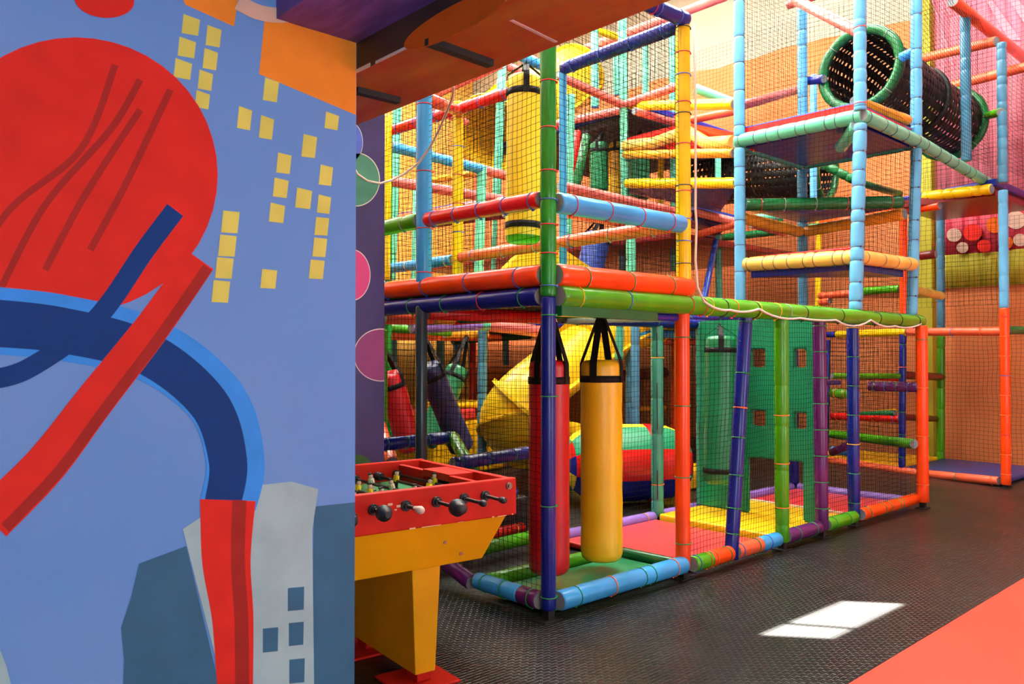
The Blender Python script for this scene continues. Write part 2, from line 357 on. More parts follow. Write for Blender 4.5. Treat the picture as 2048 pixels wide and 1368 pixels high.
# mural wall: blue skyline painting; flat coats of paint on the wall's face
mb = MB(); mb.box((-8, YM, 0), (XC, YM + .14, 4.2), 0)
layer = [0]
def paint(pts, mi):
    layer[0] += 1; e = 0.00005 * layer[0]
    q = [at(x, y, ('y', YM)) for x, y in pts]; q = [Vector((min(p.x, XC - .001), YM - e - .0003, p.z)) for p in q]
    ar = sum(q[i].x * q[(i + 1) % len(q)].z - q[(i + 1) % len(q)].x * q[i].z for i in range(len(q)))
    mb.poly(q if ar > 0 else q[::-1], mi)
def curve(pts, n=10):
    out = []; L = len(pts)
    for i in range(L):
        p0, p1, p2, p3 = pts[(i - 1) % L], pts[i], pts[(i + 1) % L], pts[(i + 2) % L]
        for k in range(n):
            t = k / n
            out.append(tuple(0.5 * (2 * p1[j] + (p2[j] - p0[j]) * t + (2 * p0[j] - 5 * p1[j] + 4 * p2[j] - p3[j]) * t * t + (3 * p1[j] - p0[j] - 3 * p2[j] + p3[j]) * t ** 3) for j in (0, 1)))
    return out
def band(pts, wd, mi, n=10):
    c = []
    for i in range(len(pts) - 1):
        p0, p1, p2, p3 = pts[max(i - 1, 0)], pts[i], pts[i + 1], pts[min(i + 2, len(pts) - 1)]
        for k in range(n + (i == len(pts) - 2)):
            t = k / n; c.append(tuple(0.5 * (2 * p1[j] + (p2[j] - p0[j]) * t + (2 * p0[j] - 5 * p1[j] + 4 * p2[j] - p3[j]) * t * t + (3 * p1[j] - p0[j] - 3 * p2[j] + p3[j]) * t ** 3) for j in (0, 1)))
    L, R = [], []
    for i, p in enumerate(c):
        q0, q1 = c[max(i - 1, 0)], c[min(i + 1, len(c) - 1)]; dx, dy = q1[0] - q0[0], q1[1] - q0[1]; l = math.hypot(dx, dy) or 1
        wv = wd(i / (len(c) - 1)) if callable(wd) else wd
        L.append((p[0] - dy / l * wv, p[1] + dx / l * wv)); R.append((p[0] + dy / l * wv, p[1] - dx / l * wv))
    layer[0] += 1; e = .00005 * layer[0]
    def W(p): q = at(p[0], p[1], ('y', YM)); return Vector((min(q.x, XC - .001), YM - e - .0003, q.z))
    for i in range(len(L) - 1):
        q = [W(L[i]), W(L[i + 1]), W(R[i + 1]), W(R[i])]
        ar = sum(q[k].x * q[(k + 1) % 4].z - q[(k + 1) % 4].x * q[k].z for k in range(4)); mb.poly(q if ar > 0 else q[::-1], mi)
OR, YE, MI, SL, RD, DR, NA, AZ, SK = range(1, 10)
paint([(352, -40), (485, -60), (468, 53), (370, 9)], OR); paint([(530, 30), (600, -20), (640, 25), (720, 40), (720, 232), (518, 148)], OR)
for (x, y, w_, h_) in [(367,28,33,38),(415,50,28,40),(359,73,33,38),(409,96,27,40),(351,116,33,38),(399,139,27,38),(393,180,27,34),(530,155,28,45),(478,212,26,44),(522,230,26,45),(652,223,26,33),(607,268,27,45),(556,305,27,40),(641,329,25,40),(549,355,28,38),(594,375,30,40),(637,389,25,36),(541,405,29,38),(632,434,26,36),(628,475,26,38),(621,519,28,38),(446,421,33,44),(440,469,33,43),(434,514,33,42),(427,560,33,44),(524,538,30,38)]:
    sl = .36 if y < 250 else (.24 if y < 420 else .1); dy = sl * w_; k = h_ * .1
    paint([(x, y), (x + w_, y + dy), (x + w_ - k, y + h_ + dy * .5), (x - k, y + h_)], YE)
paint([(278, 1127), (372, 1092), (445, 1400), (245, 1400), (248, 1320), (242, 1255), (262, 1195)], SL)
paint([(628, 1013), (712, 1004), (712, 1400), (622, 1400)], SL)
paint([(365, 1058), (420, 1022), (520, 970), (583, 963), (636, 978), (624, 1060), (628, 1400), (452, 1400)], MI)
for (x, y, w_, h_) in [(575,1173,33,46),(577,1243,30,46),(525,1254,31,48),(578,1316,31,48)]: paint([(x, y + 3), (x + w_, y), (x + w_ - 1, y + h_), (x, y + h_ + 3)], SL)
paint([(0, 1300), (12, 1330), (30, 1400), (-20, 1400)], MI)
# plain abstract colour shapes in the middle of the mural: overlapping discs and ribbons
def circ(cx, cy, rx, ry=None, a=0): 
    ry = ry or rx; return [(cx + rx * math.cos(t) * math.cos(a) - ry * math.sin(t) * math.sin(a), cy + rx * math.cos(t) * math.sin(a) + ry * math.sin(t) * math.cos(a)) for t in [2 * PI * i / 48 for i in range(48)]]
paint(circ(150, 350, 285, 275), RD)
for k_ in range(4): band([(-90 + k_ * 90, 620 - k_ * 40), (10 + k_ * 80, 430 - k_ * 20), (160 + k_ * 60, 300 - k_ * 40), (230 + k_ * 50, 130 + k_ * 30)][:4 if k_ < 2 else 3], lambda t: 7, DR)
band([(-30, 640), (120, 655), (300, 700), (430, 800), (470, 920), (455, 1010)], lambda t: 68 - 12 * t, AZ); band([(-30, 645), (120, 660), (290, 705), (415, 805), (455, 920), (445, 1005)], lambda t: 48 - 12 * t, NA)
band([(-20, 760), (60, 735), (190, 640), (290, 500), (350, 420)], lambda t: 20, NA)
band([(455, 1000), (452, 1120), (465, 1240), (470, 1400)], lambda t: 56 - 22 * t, RD); band([(478, 1000), (475, 1120), (482, 1240), (484, 1400)], lambda t: 14, DR)
band([(-20, 1040), (90, 930), (190, 800), (300, 660), (400, 520)], lambda t: 46 - 14 * t, RD); band([(10, 1055), (115, 945), (212, 815), (318, 675), (415, 535)], lambda t: 11, DR)
paint(circ(208, 0, 60, 36, .1), RD); band([(475, 5), (520, 26), (575, 30), (612, 8)], lambda t: 15, SK)
o = mb.build('wall_mural', ['mural_blue', 'p_orange', 'p_yellow', 'p_mint', 'p_slate', 'p_red', 'p_dark_red', 'p_navy', 'p_azure', 'p_skin']); struct(o)
# purple pillar with painted bubbles beyond the mural corner
YP = 0.95; xr = at(769, 500, ('y', YP)).x
mb = MB(); mb.box((-3.2, YP, 0), (xr, YP + .30, 3.4), 0)
def bub(cx, cy, rx, ry, mi, edge):
    for k, (sc, m) in enumerate(((1.0, edge), (.965, mi))):
        pts = []
        for i in range(48):
            q = at(cx + rx * sc * math.cos(2 * PI * i / 48), cy + ry * sc * math.sin(2 * PI * i / 48), ('y', YP - .001 - .0008 * k)); q.x = min(q.x, xr - .001); pts.append(q)
        ar = sum(pts[i].x * pts[(i + 1) % 48].z - pts[(i + 1) % 48].x * pts[i].z for i in range(48)); mb.poly(pts if ar > 0 else pts[::-1], m)
bub(698, 285, 28, 42, 2, 1); bub(712, 359, 48, 54, 3, 1); bub(703, 550, 38, 52, 4, 1); bub(762, 710, 55, 53, 5, 1); bub(712, 935, 32, 26, 6, 6)
struct(mb.build('wall_pillar', ['purple_wall', 'p_white', 'p_blue', 'p_green', 'p_rose', 'p_plum', 'p_moss']))
# red matting of the walkway
o = pad(None, 'rubber_matting', 'red_floor', [(-1.2, -4.8), (9.2, -4.8), (9.2, -1.53), (-1.2, -1.58)], 0.0, 0.014, .004)
tag(o, 'red rubber matting along the edge of the black studded floor', 'matting')
# pink banner on the back wall
bl = at(1868, 40, ('x', XW - .05)).y; z1 = at(1890, 577, ('x', XW - .05)).z; z2 = at(1890, 512, ('x', XW - .05)).z; z3 = at(1890, 428, ('x', XW - .05)).z
ban = empty('wall_banner', (XW - .03, bl - 2, z1), 'large pink fabric banner with an olive bottom band on the back wall', 'banner')
def cloth(name, m, y0, y1, z0, z1, off=.0, amp=.012):
    mb = MB(); n = 30
    for i in range(n):
        f = lambda k: XW - .03 - off - amp * (1 + math.sin(k * .9 + z0)); ya, yb = y0 + (y1 - y0) * i / n, y0 + (y1 - y0) * (i + 1) / n
        mb.poly([(f(i), ya, z0), (f(i), ya, z1), (f(i + 1), yb, z1), (f(i + 1), yb, z0)])
    for f_ in mb.f: f_.reverse()
    mb.sm = [True] * len(mb.sm)
    o = mb.build(name, m, ban); md = o.modifiers.new('thickness', 'SOLIDIFY'); md.thickness = .004; return o
cloth('upper_sheet', 'banner_pink', bl, -4.5, z3 - .02, 8.3); cloth('middle_sheet', 'banner_red', bl, -4.5, z2, z3); cloth('lower_sheet', 'banner_olive', bl, -4.5, z1, z2 + .01, .003)
# pale painted rays and plain round spots on the banner
mb = MB()
for (xa, ya, xb, yb, wd) in ((1855, -30, 1905, 130, 3), (1880, -30, 1900, 30, 3), (1965, -20, 2030, 80, 12), (2005, -30, 2080, 70, 16), (2040, -40, 2100, 60, 10)):
    P = [at(x, y, ('x', XW - .068)) for x, y in ((xa - wd * .4, ya), (xa + wd * .4, ya), (xb + wd, yb), (xb - wd, yb))]; mb.poly(P)
o = mb.build('ray_print', 'banner_light', ban); md = o.modifiers.new('thickness', 'SOLIDIFY'); md.thickness = .002
mb = MB()
for i, (x, y, r) in enumerate(((1908, 470, 15), (1945, 465, 19), (1990, 450, 18), (2032, 440, 20), (1925, 495, 12), (1968, 492, 14), (2012, 485, 14), (2040, 480, 14), (1858, 462, 10), (1860, 490, 9))):
    P = [at(x + r * math.cos(2 * PI * k / 24), y + r * .9 * math.sin(2 * PI * k / 24), ('x', XW - .068 - .0005 * i)) for k in range(24)]; mb = MB(); mb.poly(P[::-1]); mb.build('spot_print', ('p_skin', 'p_red', 'p_rust', 'p_skin')[i % 4], ban)

# ------------------------------------------------------------------ front play frame (module 1.27 m, first level at 1.85 m)
G_, R_, B_, Y_, O_, K_, W_ = 'tie_green', 'tie_red', 'tie_blue', 'tie_yellow', 'tie_orange', 'tie_black', 'tie_pale'
fr = empty('play_frame', (0, 0, 0), 'front play frame with orange deck edge above the hanging red and yellow punch bags', 'play frame')
def post(par, col, x, y, z0, z1, r=.045, top=None, **k):
    tx, ty = top or (x, y); return tube(par, 'post', col, (x, y, z0), (tx, ty, z1), r, **k)
# corner posts with steel feet
def foot(par, x, y, h=.06):
    mb = MB(); mb.box((x - .07, y - .045, 0.0), (x + .07, y + .045, .008)); mb.box((x - .025, y - .025, .008), (x + .025, y + .025, h)); return mb.build('base_plate', 'black', par, (x, y, 0))
for x, y in ((0, 0), (1.28, 0), (2.53, -.03), (3.17, -.03), (3.82, 0), (5.12, -.09), (0, 1.2), (2.62, 1.24), (5.06, 1.24), (3.84, 1.24)): foot(fr, x, y)
post(fr, 'navy', 0, 0, .06, 1.84, .043, ties=[(.04, G_), (.33, G_), (.68, G_), (.94, G_)], dip=.04, label='navy blue lower half of the front corner post')
post(fr, 'green', 0, 0, 1.84, 3.9, .047, ties=[(.03, B_), (.12, R_), (.2, R_), (.27, B_), (.35, R_), (.47, R_), (.6, R_), (.73, R_), (.86, R_)], dip=.06, label='green upper half of the front corner post')
post(fr, 'orange', 1.28, 0, .06, 1.84, .05, ties=[(.1, G_), (.35, G_), (.62, G_), (.88, G_)], dip=.03)
post(fr, 'yellow', 1.30, 0, 1.9, 3.8, .05, ties=[(.12, K_), (.2, B_), (.28, B_), (.38, R_), (.40, K_), (.55, R_), (.66, K_), (.70, R_), (.8, B_), (.88, R_), (.97, K_)], dip=.04)
post(fr, 'navy', 1.83, -.02, .04, 1.84, .05, top=(2.08, 0), ties=[(.1, G_), (.2, G_), (.33, G_), (.48, G_), (.6, O_), (.74, G_), (.95, G_)], dip=.04, label='slightly leaning navy post')
post(fr, 'lime', 2.53, -.03, .06, 1.84, .055, pinch=5, ties=[(.15, O_), (.34, O_), (.55, O_)], dip=.05)
post(fr, 'purple', 3.17, -.03, .06, 1.84, .055, top=(3.2, 0), ties=even(8, [G_], .1, .95), dip=.05)
post(fr, 'navy', 3.82, 0, .06, 1.84, .052, ties=even(7, [G_, G_, Y_, G_], .08, .95), dip=.05)
post(fr, 'orange', 5.12, -.09, .06, 1.8, .056, ties=even(4, [O_, O_, O_, G_], .1, .92), dip=.03)
post(fr, 'sky', 0, 1.2, 1.98, 3.75, .055, ties=[(.05, R_), (.22, R_), (.44, R_), (.7, R_)], dip=.05)
post(fr, 'slate', -.02, 1.2, .06, 1.84, .04)
post(fr, 'yellow', 1.28, 2.44, 1.95, 3.8, .05, ties=even(7, [R_, R_, B_]), dip=.05)
post(fr, 'sky', 1.28, 1.12, 1.95, 3.75, .03, pinch=5, dip=.06)
post(fr, 'teal', 2.62, 1.24, .06, 1.84, .055, pinch=4, ties=[(.16, O_), (.8, Y_)], dip=.08, label='teal foam post split open along its seam')
mb = MB()
for zz, hh in ((.35, .26), (1.05, .42), (1.6, .22)):
    p = Vector((2.62, 1.24, zz)); d = (Vector((CX, CY, zz)) - p).normalized(); mb.box((-.004, -.052, -hh / 2), (.004, .058, hh / 2), 0, Matrix.Translation(p) @ Matrix.Rotation(math.atan2(d.y, d.x) - PI / 2, 4, 'Z'))
mb.build('seam_gap', 'black', fr, (2.62, 1.24, 0))
post(fr, 'navy', 5.06, 1.24, .06, 1.84, .05); post(fr, 'steel_blue', 3.84, 2.48, .06, 1.84, .05, pinch=3)
def rail(par, col, p, q, r=.05, **k): return tube(par, 'rail', col, p, q, r, **k)
# first level rails
rail(fr, 'lime', (.06, -.02, 1.845), (5.22, -.04, 1.845), .066, ties=[(.03, Y_), (.115, B_), (.24, R_), (.27, R_), (.285, Y_), (.32, K_), (.345, O_), (.40, K_), (.405, Y_), (.46, Y_), (.49, W_), (.54, K_), (.66, K_), (.80, K_), (.89, K_), (.97, K_)], dip=.06, label='long lime green rail along the front')
rail(fr, 'navy', (0, .06, 1.845), (0, 1.85, 1.845), .056, ties=even(5, [G_, R_, G_, G_]), dip=.05)
rail(fr, 'green', (1.28, .06, 1.84), (1.28, 2.4, 1.84), .05); rail(fr, 'red', (.05, 1.24, 1.8), (1.2, 1.24, 1.8), .05)
rail(fr, 'orange', (0.05, -.01, 1.965), (1.34, -.01, 1.965), .068, ties=even(3, [G_], .18, .82), dip=.06, label='fat orange edge roll of the deck')
rail(fr, 'orange', (0, .04, 1.965), (0, 1.72, 1.975), .062, ties=even(4, [B_], .12, .95), dip=.06)
o = pad(fr, 'deck', ['lime', 'pine'], [(.03, .03), (1.26, .03), (1.26, 2.42), (.03, 2.42)], 1.91, 2.03, .02)
mb = MB(); mb.box((.06, -.05, 1.73), (.95, .03, 1.79)); mb.build('deck_flap', 'pine', fr, (.5, 0, 1.76))
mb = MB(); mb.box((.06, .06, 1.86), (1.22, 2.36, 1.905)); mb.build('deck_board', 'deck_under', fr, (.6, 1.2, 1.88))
mb = MB(); mb.box((1.34, .05, 1.86), (5.0, 1.2, 1.89)); 
rail(fr, 'navy', (.95, .02, 1.76), (1.26, .02, 1.76), .03); rail(fr, 'navy', (1.35, 1.22, 1.8), (3.8, 1.22, 1.8), .045, ties=even(3, [G_]))
rail(fr, 'sky', (.06, -.01, 2.385), (1.25, -.02, 2.39), .06, ties=even(4, [R_], .1, .88), dip=.04)
rail(fr, 'red', (0, .06, 2.405), (0, 1.16, 2.425), .05, ties=even(5, [B_], .06, .92), dip=.05)
rail(fr, 'lime', (0, 1.26, 2.43), (0, 2.1, 2.43), .055, ties=[(.2, W_)])
rail(fr, 'coral', (1.28, .05, 2.395), (1.28, 2.4, 2.385), .05, ties=even(6, [W_, W_, B_]), dip=.05)
rail(fr, 'navy', (1.30, .02, 3.77), (1.28, 1.12, 3.755), .05, ties=even(4, [B_], .12, .9), dip=.05)
rail(fr, 'navy', at(1281, 2, ('y', -.02)), at(1372, 40, ('y', -.02)), .05, ties=[(.25, R_), (.35, B_), (.8, B_)], dip=.05)
rail(fr, 'red', at(850, 196, ('y', 1.2)), at(918, 222, ('x', 1.28)), .048); rail(fr, 'red', at(780, 262, ('x', 1.28)), at(1035, 180, ('x', 1.28)), .05, ties=even(6, [B_]), dip=.05)
rail(fr, 'sky', at(770, 538, ('x', 1.28)), at(905, 520, ('x', 1.28)), .05, ties=even(4, [Y_]))
# floor rails
rail(fr, 'sky', (.06, -.02, .10), (1.26, -.02, .10), .058, ties=[(.12, G_), (.38, O_), (.62, G_), (.7, G_), (.9, O_)], dip=.05)
rail(fr, 'purple', (-.01, .06, .10), (-.01, .22, .10), .054, ties=[(.4, G_)], dip=.05); rail(fr, 'sky', (-.01, .22, .10), (-.01, .62, .10), .052, ties=[(.35, G_), (.8, G_)], dip=.05)
rail(fr, 'lime', (.03, .57, .10), (1.22, .57, .09), .045, ties=[(.45, O_)]); rail(fr, 'pine', (1.24, .52, .09), (1.26, .06, .09), .04)
rail(fr, 'purple', (-.02, .66, .08), (-.02, 1.1, .2), .05); rail(fr, 'lime', (.05, 1.2, .11), (1.25, 1.24, .11), .05); rail(fr, 'red', (.2, 1.5, .1), (1.2, 1.5, .12), .045, ties=even(3, [Y_]))
for col, a, b, ti in (('lime', 1.34, 1.55, [(.2, B_), (.8, O_)]), ('orange', 1.55, 1.80, [(.15, O_), (.8, G_)]), ('coral', 1.87, 2.2, [(.15, B_), (.8, G_)]), ('sky', 2.2, 2.46, [(.4, B_)]), ('purple', 2.58, 3.11, [(.3, G_), (.8, G_)]), ('lime', 3.24, 3.76, [(.2, G_), (.7, G_)]), ('orange', 3.88, 5.10, [(.1, G_), (.35, G_), (.45, G_), (.62, G_), (.68, G_)])):
    rail(fr, col, (a, -.03, .09), (b, -.03, .09), .055, ties=ti, dip=.05)
rail(fr, 'lilac', (1.3, 1.24, .06), (2.56, 1.24, .06), .05, ties=[(.6, Y_), (.9, Y_)]); rail(fr, 'lilac', (2.68, 1.24, .06), (5.0, 1.24, .06), .05, ties=even(4, [Y_], .1, .6)); rail(fr, 'lilac', (5.04, 1.18, .06), (5.06, .02, .06), .05)
# steps of the right-hand bay
rail(fr, 'purple', at(1737, 772, ('x', 5.0)), (5.1, -.06, 1.19), .05, ties=even(4, [G_, B_], .1, .8)); rail(fr, 'lime', at(1664, 786, ('y', .62)), at(1714, 790, ('y', .3)), .05, ties=[(.2, O_), (.6, O_)])
rail(fr, 'lime', at(1664, 752, ('y', 1.22)), at(1798, 752, ('y', .9)), .035); rail(fr, 'lime', at(1664, 868, ('y', 1.2)), at(1828, 888, ('x', 5.0)), .05)
rail(fr, 'purple', at(1664, 905, ('y', .8)), at(1712, 884, ('y', .3)), .04); rail(fr, 'sky', at(1664, 901, ('y', 1.2)), at(1714, 903, ('y', .9)), .05, ties=[(.3, O_)])
pad(fr, 'step_pad', 'navy', [(3.9, .75), (4.9, .62), (4.95, 1.15), (3.95, 1.15)], 1.20, 1.25, .02)
# nets of the front frame
nt_ = lambda *a, **k: net(fr, *a, **k)
nt_((.06, 0, 2.03), (1.25, 0, 2.03), (1.25, 0, 3.78), (.06, 0, 3.9), .038); nt_((0, .06, 2.03), (0, 1.15, 2.03), (0, 1.15, 3.75), (0, .06, 3.9), .04); nt_((0, 1.25, 2.03), (0, 2.4, 2.03), (0, 2.4, 3.75), (0, 1.25, 3.75), .042)
nt_((1.29, .06, 2.03), (1.29, 2.4, 2.03), (1.29, 2.4, 3.75), (1.29, .06, 3.75), .042); nt_((.05, 2.42, 2.03), (1.25, 2.42, 2.03), (1.25, 2.42, 3.8), (.05, 2.42, 3.8), .042)
nt_((0, .06, .14), (0, .62, .14), (0, .62, 1.8), (0, .06, 1.8), .04); nt_((-.02, .66, .16), (0, 2.4, .16), (0, 2.4, 1.8), (0, .66, 1.8), .042)
nt_((1.34, -.02, .14), (1.84, -.02, .14), (2.05, 0, 1.8), (1.34, 0, 1.8), .038); nt_((1.86, -.02, .14), (2.5, -.02, .14), (2.5, 0, 1.8), (2.1, 0, 1.8), .038)
nt_((2.57, -.02, .14), (3.13, -.02, .14), (3.13, 0, 1.8), (2.57, 0, 1.8), .038); nt_((3.22, -.02, .14), (3.78, -.02, .14), (3.78, 0, 1.8), (3.22, 0, 1.8), .038); nt_((3.86, -.02, .14), (5.07, -.06, .14), (5.07, -.06, 1.8), (3.86, 0, 1.8), .04)
nt_((0.05, 1.24, .14), (2.56, 1.24, .14), (2.56, 1.24, 1.8), (.05, 1.24, 1.8), .044); nt_((2.68, 1.24, .1), (5.0, 1.24, .1), (5.0, 1.24, 1.8), (2.68, 1.24, 1.8), .044); nt_((5.06, .05, .1), (5.06, 1.2, .1), (5.06, 1.2, 1.8), (5.06, .05, 1.8), .042)
# floor mats
def mat_thing(m, cor, z1, label): return tag(pad(None, 'floor_mat', m, cor, .012, z1, .02), label, 'mat', 'mats inside the play frame')
mat_thing('mat_green', [(.05, .05), (1.20, .05), (1.18, .51), (.05, .51)], .075, 'scuffed green floor mat under the hanging red and yellow bags')
mat_thing('mat_red', [(1.31, .05), (2.46, .05), (2.50, 1.17), (1.31, 1.17)], .06, 'red floor mat between the green mat and the yellow mat')
mat_thing('mat_yellow', [(2.52, .05), (3.72, .05), (3.78, 1.17), (2.55, 1.17)], .10, 'yellow floor mat in front of and under the green climbing wall')
mat_thing('mat_red', [(3.80, .05), (4.98, .05), (4.96, 1.17), (3.82, 1.17)], .06, 'red floor mat at the far end of the front bays past the green wall')
mb = MB(); mb.box((3.74, .06, .10), (3.78, 1.16, .112)); mb.build('floor_strip', 'ivory'); bpy.data.objects['floor_strip']['label'] = 'pale strip between the yellow mat and the far red mat'; bpy.data.objects['floor_strip']['category'] = 'strip'
# green climbing wall with foot holes and a crawl opening
cl = empty('climbing_wall', (3.2, .6, .1), 'tall green padded wall with square holes behind the hanging green bag', 'climbing wall')
me = bpy.data.meshes.new('panel'); bm = bmesh.new()
yv = [-.01, .105, .14, .205, .49, .62, .66, 1.17]; zv = [.10, .60, .88, 1.02, 1.40, 1.56, 1.83]
def hole(y, z): return (z < .60 and .14 < y < .66) or ((.88 < z < 1.02 or 1.40 < z < 1.56) and (.105 < y < .205 or .49 < y < .62))
def has(i, j): return 0 <= i < len(yv) - 1 and 0 <= j < len(zv) - 1 and not hole((yv[i] + yv[i + 1]) / 2, (zv[j] + zv[j + 1]) / 2)
V = {}
def gv(i, j, s):
    if (i, j, s) not in V: V[(i, j, s)] = bm.verts.new((3.17 + s * .05, yv[i], zv[j]))
    return V[(i, j, s)]
for i in range(len(yv) - 1):
    for j in range(len(zv) - 1):
        if not has(i, j): continue
        bm.faces.new((gv(i, j, 0), gv(i, j + 1, 0), gv(i + 1, j + 1, 0), gv(i + 1, j, 0))); bm.faces.new((gv(i, j, 1), gv(i + 1, j, 1), gv(i + 1, j + 1, 1), gv(i, j + 1, 1)))
        for di, dj, e in ((-1, 0, ((i, j), (i, j + 1))), (1, 0, ((i + 1, j + 1), (i + 1, j))), (0, -1, ((i + 1, j), (i, j))), (0, 1, ((i, j + 1), (i + 1, j + 1)))):
            if not has(i + di, j + dj): bm.faces.new((gv(*e[0], 0), gv(*e[0], 1), gv(*e[1], 1), gv(*e[1], 0)))
bmesh.ops.recalc_face_normals(bm, faces=bm.faces)
eds = [e for e in bm.edges if e.calc_face_angle(0) > .5]
bmesh.ops.bevel(bm, geom=eds, offset=.012, segments=2, affect='EDGES')
bm.to_mesh(me); bm.free(); me.materials.append(MATS['climb_green']); o = bpy.data.objects.new('panel', me); C.objects.link(o); adopt(o, cl)
tube(cl, 'edge_post', 'teal', (3.2, 1.19, .1), (3.2, 1.19, 1.82), .03, pinch=4)

# ------------------------------------------------------------------ punch bags
def bag(label, col, top, bot, r, apex, band='strap_black', bottom_col=None, bottom_band=False, group='hanging punch bags', spread=.96, rot=.5):
    """a stitched vinyl cylinder between two points, a webbing band near the top and four straps up to the hook"""
    top, bot, apex = Vector(top), Vector(bot), Vector(apex); ax = (top - bot); L = ax.length; d, a, c = frame_of(ax)
    t = empty('punch_bag', top, label, 'punch bag', group); n = 28
    def ring(s, rr): return [bot + d * s + (a * math.cos(2 * PI * k / n) + c * math.sin(2 * PI * k / n)) * rr for k in range(n)]
    prof = [(0.0, .45), (.006, .8), (.02, .93), (.05, 1.0)] + [(.05 + (L - .13) * i / 14, 1.0 + .012 * math.sin(i * 2.1)) for i in range(1, 15)] + [(L - .045, .99), (L - .02, .93), (L - .006, .8), (L, .45)]
    mb = MB(); b = [ring(s_, r * k) for s_, k in prof]; mb.rings(b, 0)
    if bottom_col:
        for i, f in enumerate(mb.f):
            if all(((Vector(mb.v[v]) - bot).dot(d)) < L * .10 for v in f): mb.m[i] = 1
    mb.build('body', [col] + ([bottom_col] if bottom_col else []), t, top)
    def bandring(s0, nm):
        m = MB(); m.rings([ring(s0, r * 1.0), ring(s0, r * 1.03), ring(s0 + .045, r * 1.03), ring(s0 + .045, r * 1.0)], 0, True, False); m.build(nm, band, t, top)
    bandring(L - .15, 'band')
    if bottom_band: bandring(.10, 'lower_band')
    for k in range(4):
        th = rot + k * PI / 2; e = a * math.cos(th) + c * math.sin(th); tn = -a * math.sin(th) + c * math.cos(th)
        pts = [bot + d * (L - .15) + e * r * 1.035, bot + d * (L - .03) + e * r * 1.02, bot + d * L + e * r * spread, apex + e * .008]
        m = MB(); rg = []
        for p in pts:
            wv = r * .17; rg.append([p - tn * wv, p - tn * wv + e * .004, p + tn * wv + e * .004, p + tn * wv])
        m.rings(rg, 0, False); m.build('strap', band, t, top)
    m = MB(); torus_mb(m, apex + Vector((0, 0, .012)), RT + (0,), .016, .004, 14, 6); m.build('hook', 'black', t, top)
    return t
bag('red punch bag hanging beside the navy corner post', 'bag_red', (.335, .33, 1.475), (.335, .33, .14), .128, (.335, .33, 1.80), rot=.2)
bag('plain yellow punch bag over the green mat right of the red bag', 'bag_yellow', (.83, .33, 1.475), (.83, .33, .14), .139, (.83, .33, 1.79), rot=.35)
bag('green punch bag with a lower band hanging in front of the green wall', 'bag_green', at(1442, 672, ('y', .82)), at(1438, 968, ('y', .82)), .138, at(1440, 652, ('y', .82)), bottom_col='bag_green', bottom_band=True, rot=.6)
bag('tall bright yellow punch bag inside the netted upper deck', 'bag_sun', at(1050, 152, ('y', .75)), at(1046, 488, ('y', .75)), .122, at(1052, 128, ('y', .75)), bottom_band=True, bottom_col='lime', rot=.9)
bag('red punch bag tilted left of a navy one behind the football table', 'bag_red', at(776, 745, ('y', 3.1)), at(822, 900, ('y', 3.1)), .125, at(764, 690, ('y', 3.1)))
bag('navy punch bag leaning to the right behind the dark slate post', 'bag_navy', at(856, 728, ('y', 2.9)), at(925, 900, ('y', 2.9)), .125, at(838, 655, ('y', 2.9)))
bag('green punch bag leaning to the left behind the navy one', 'bag_green', at(918, 735, ('y', 3.5)), at(850, 890, ('y', 3.5)), .125, at(934, 672, ('y', 3.5)))
bag('green punch bag hanging at the upper rear deck left of the yellow one', 'bag_green', at(1198, 285, ('y', 4.3)), at(1198, 385, ('y', 4.3)), .13, at(1206, 262, ('y', 4.3)))
bag('yellow punch bag at the upper rear deck between two green ones', 'bag_yellow', at(1233, 285, ('y', 4.6)), at(1233, 395, ('y', 4.6)), .12, at(1236, 262, ('y', 4.6)))
bag('green punch bag behind the cream rolled step at the upper rear', 'bag_green', at(1279, 292, ('y', 3.9)), at(1279, 400, ('y', 3.9)), .14, at(1280, 262, ('y', 3.9)))
bag('blue punch bag leaning under the rear deck above the yellow slide', 'bag_blue', at(1196, 468, ('y', 4.1)), at(1178, 552, ('y', 4.1)), .185, at(1206, 428, ('y', 4.1)))

# ------------------------------------------------------------------ light blue climbing tower
tw = empty('climbing_tower', (4.4, .6, 1.9), 'tall light blue padded tower with mint deck and triangular steps', 'climbing tower')
TW = dict(F=(3.84, 0), G=(5.08, 0), H=(3.93, 1.2), I=(5.27, 1.22))
post(tw, 'pale_sky', 3.86, -.01, 1.91, 3.6, .058, top=(3.98, -.01), pinch=10, dip=.10); post(tw, 'pale_sky', 3.98, -.01, 3.72, 5.9, .056, top=(4.02, 0), pinch=14, dip=.08, ties=[(.03, R_), (.35, R_), (.75, O_)])
post(tw, 'pale_sky', 5.12, 0, 1.91, 3.6, .052, top=(5.27, 0), pinch=6, dip=.06); post(tw, 'pale_sky', 5.27, 0, 3.72, 6.4, .055, top=(5.32, 0), pinch=10, dip=.10)
post(tw, 'pale_sky', 3.93, 1.2, 1.91, 3.6, .055, pinch=6, dip=.06); post(tw, 'pale_sky', 3.93, 1.2, 3.72, 6.4, .055, pinch=9, dip=.1)
post(tw, 'steel_blue', 5.28, 1.24, 1.91, 3.6, .055, pinch=4, dip=.05, label='shaded rear post'); post(tw, 'pale_sky', 5.3, 1.24, 3.72, 6.2, .055, pinch=9, dip=.1)  # lower rear post in a darker blue, its shade put into the colour
rail(tw, 'mint', (3.93, 1.24, 3.68), (4.0, -.02, 3.68), .066, pinch=9, dip=.07); rail(tw, 'mint', (3.98, -.02, 3.68), (5.3, -.02, 3.67), .062, pinch=5, dip=.06)
rail(tw, 'teal', (3.95, 1.24, 3.66), (5.25, 1.24, 3.66), .06, pinch=5); rail(tw, 'teal', (5.28, 1.2, 3.66), (5.28, .05, 3.66), .06, pinch=5)
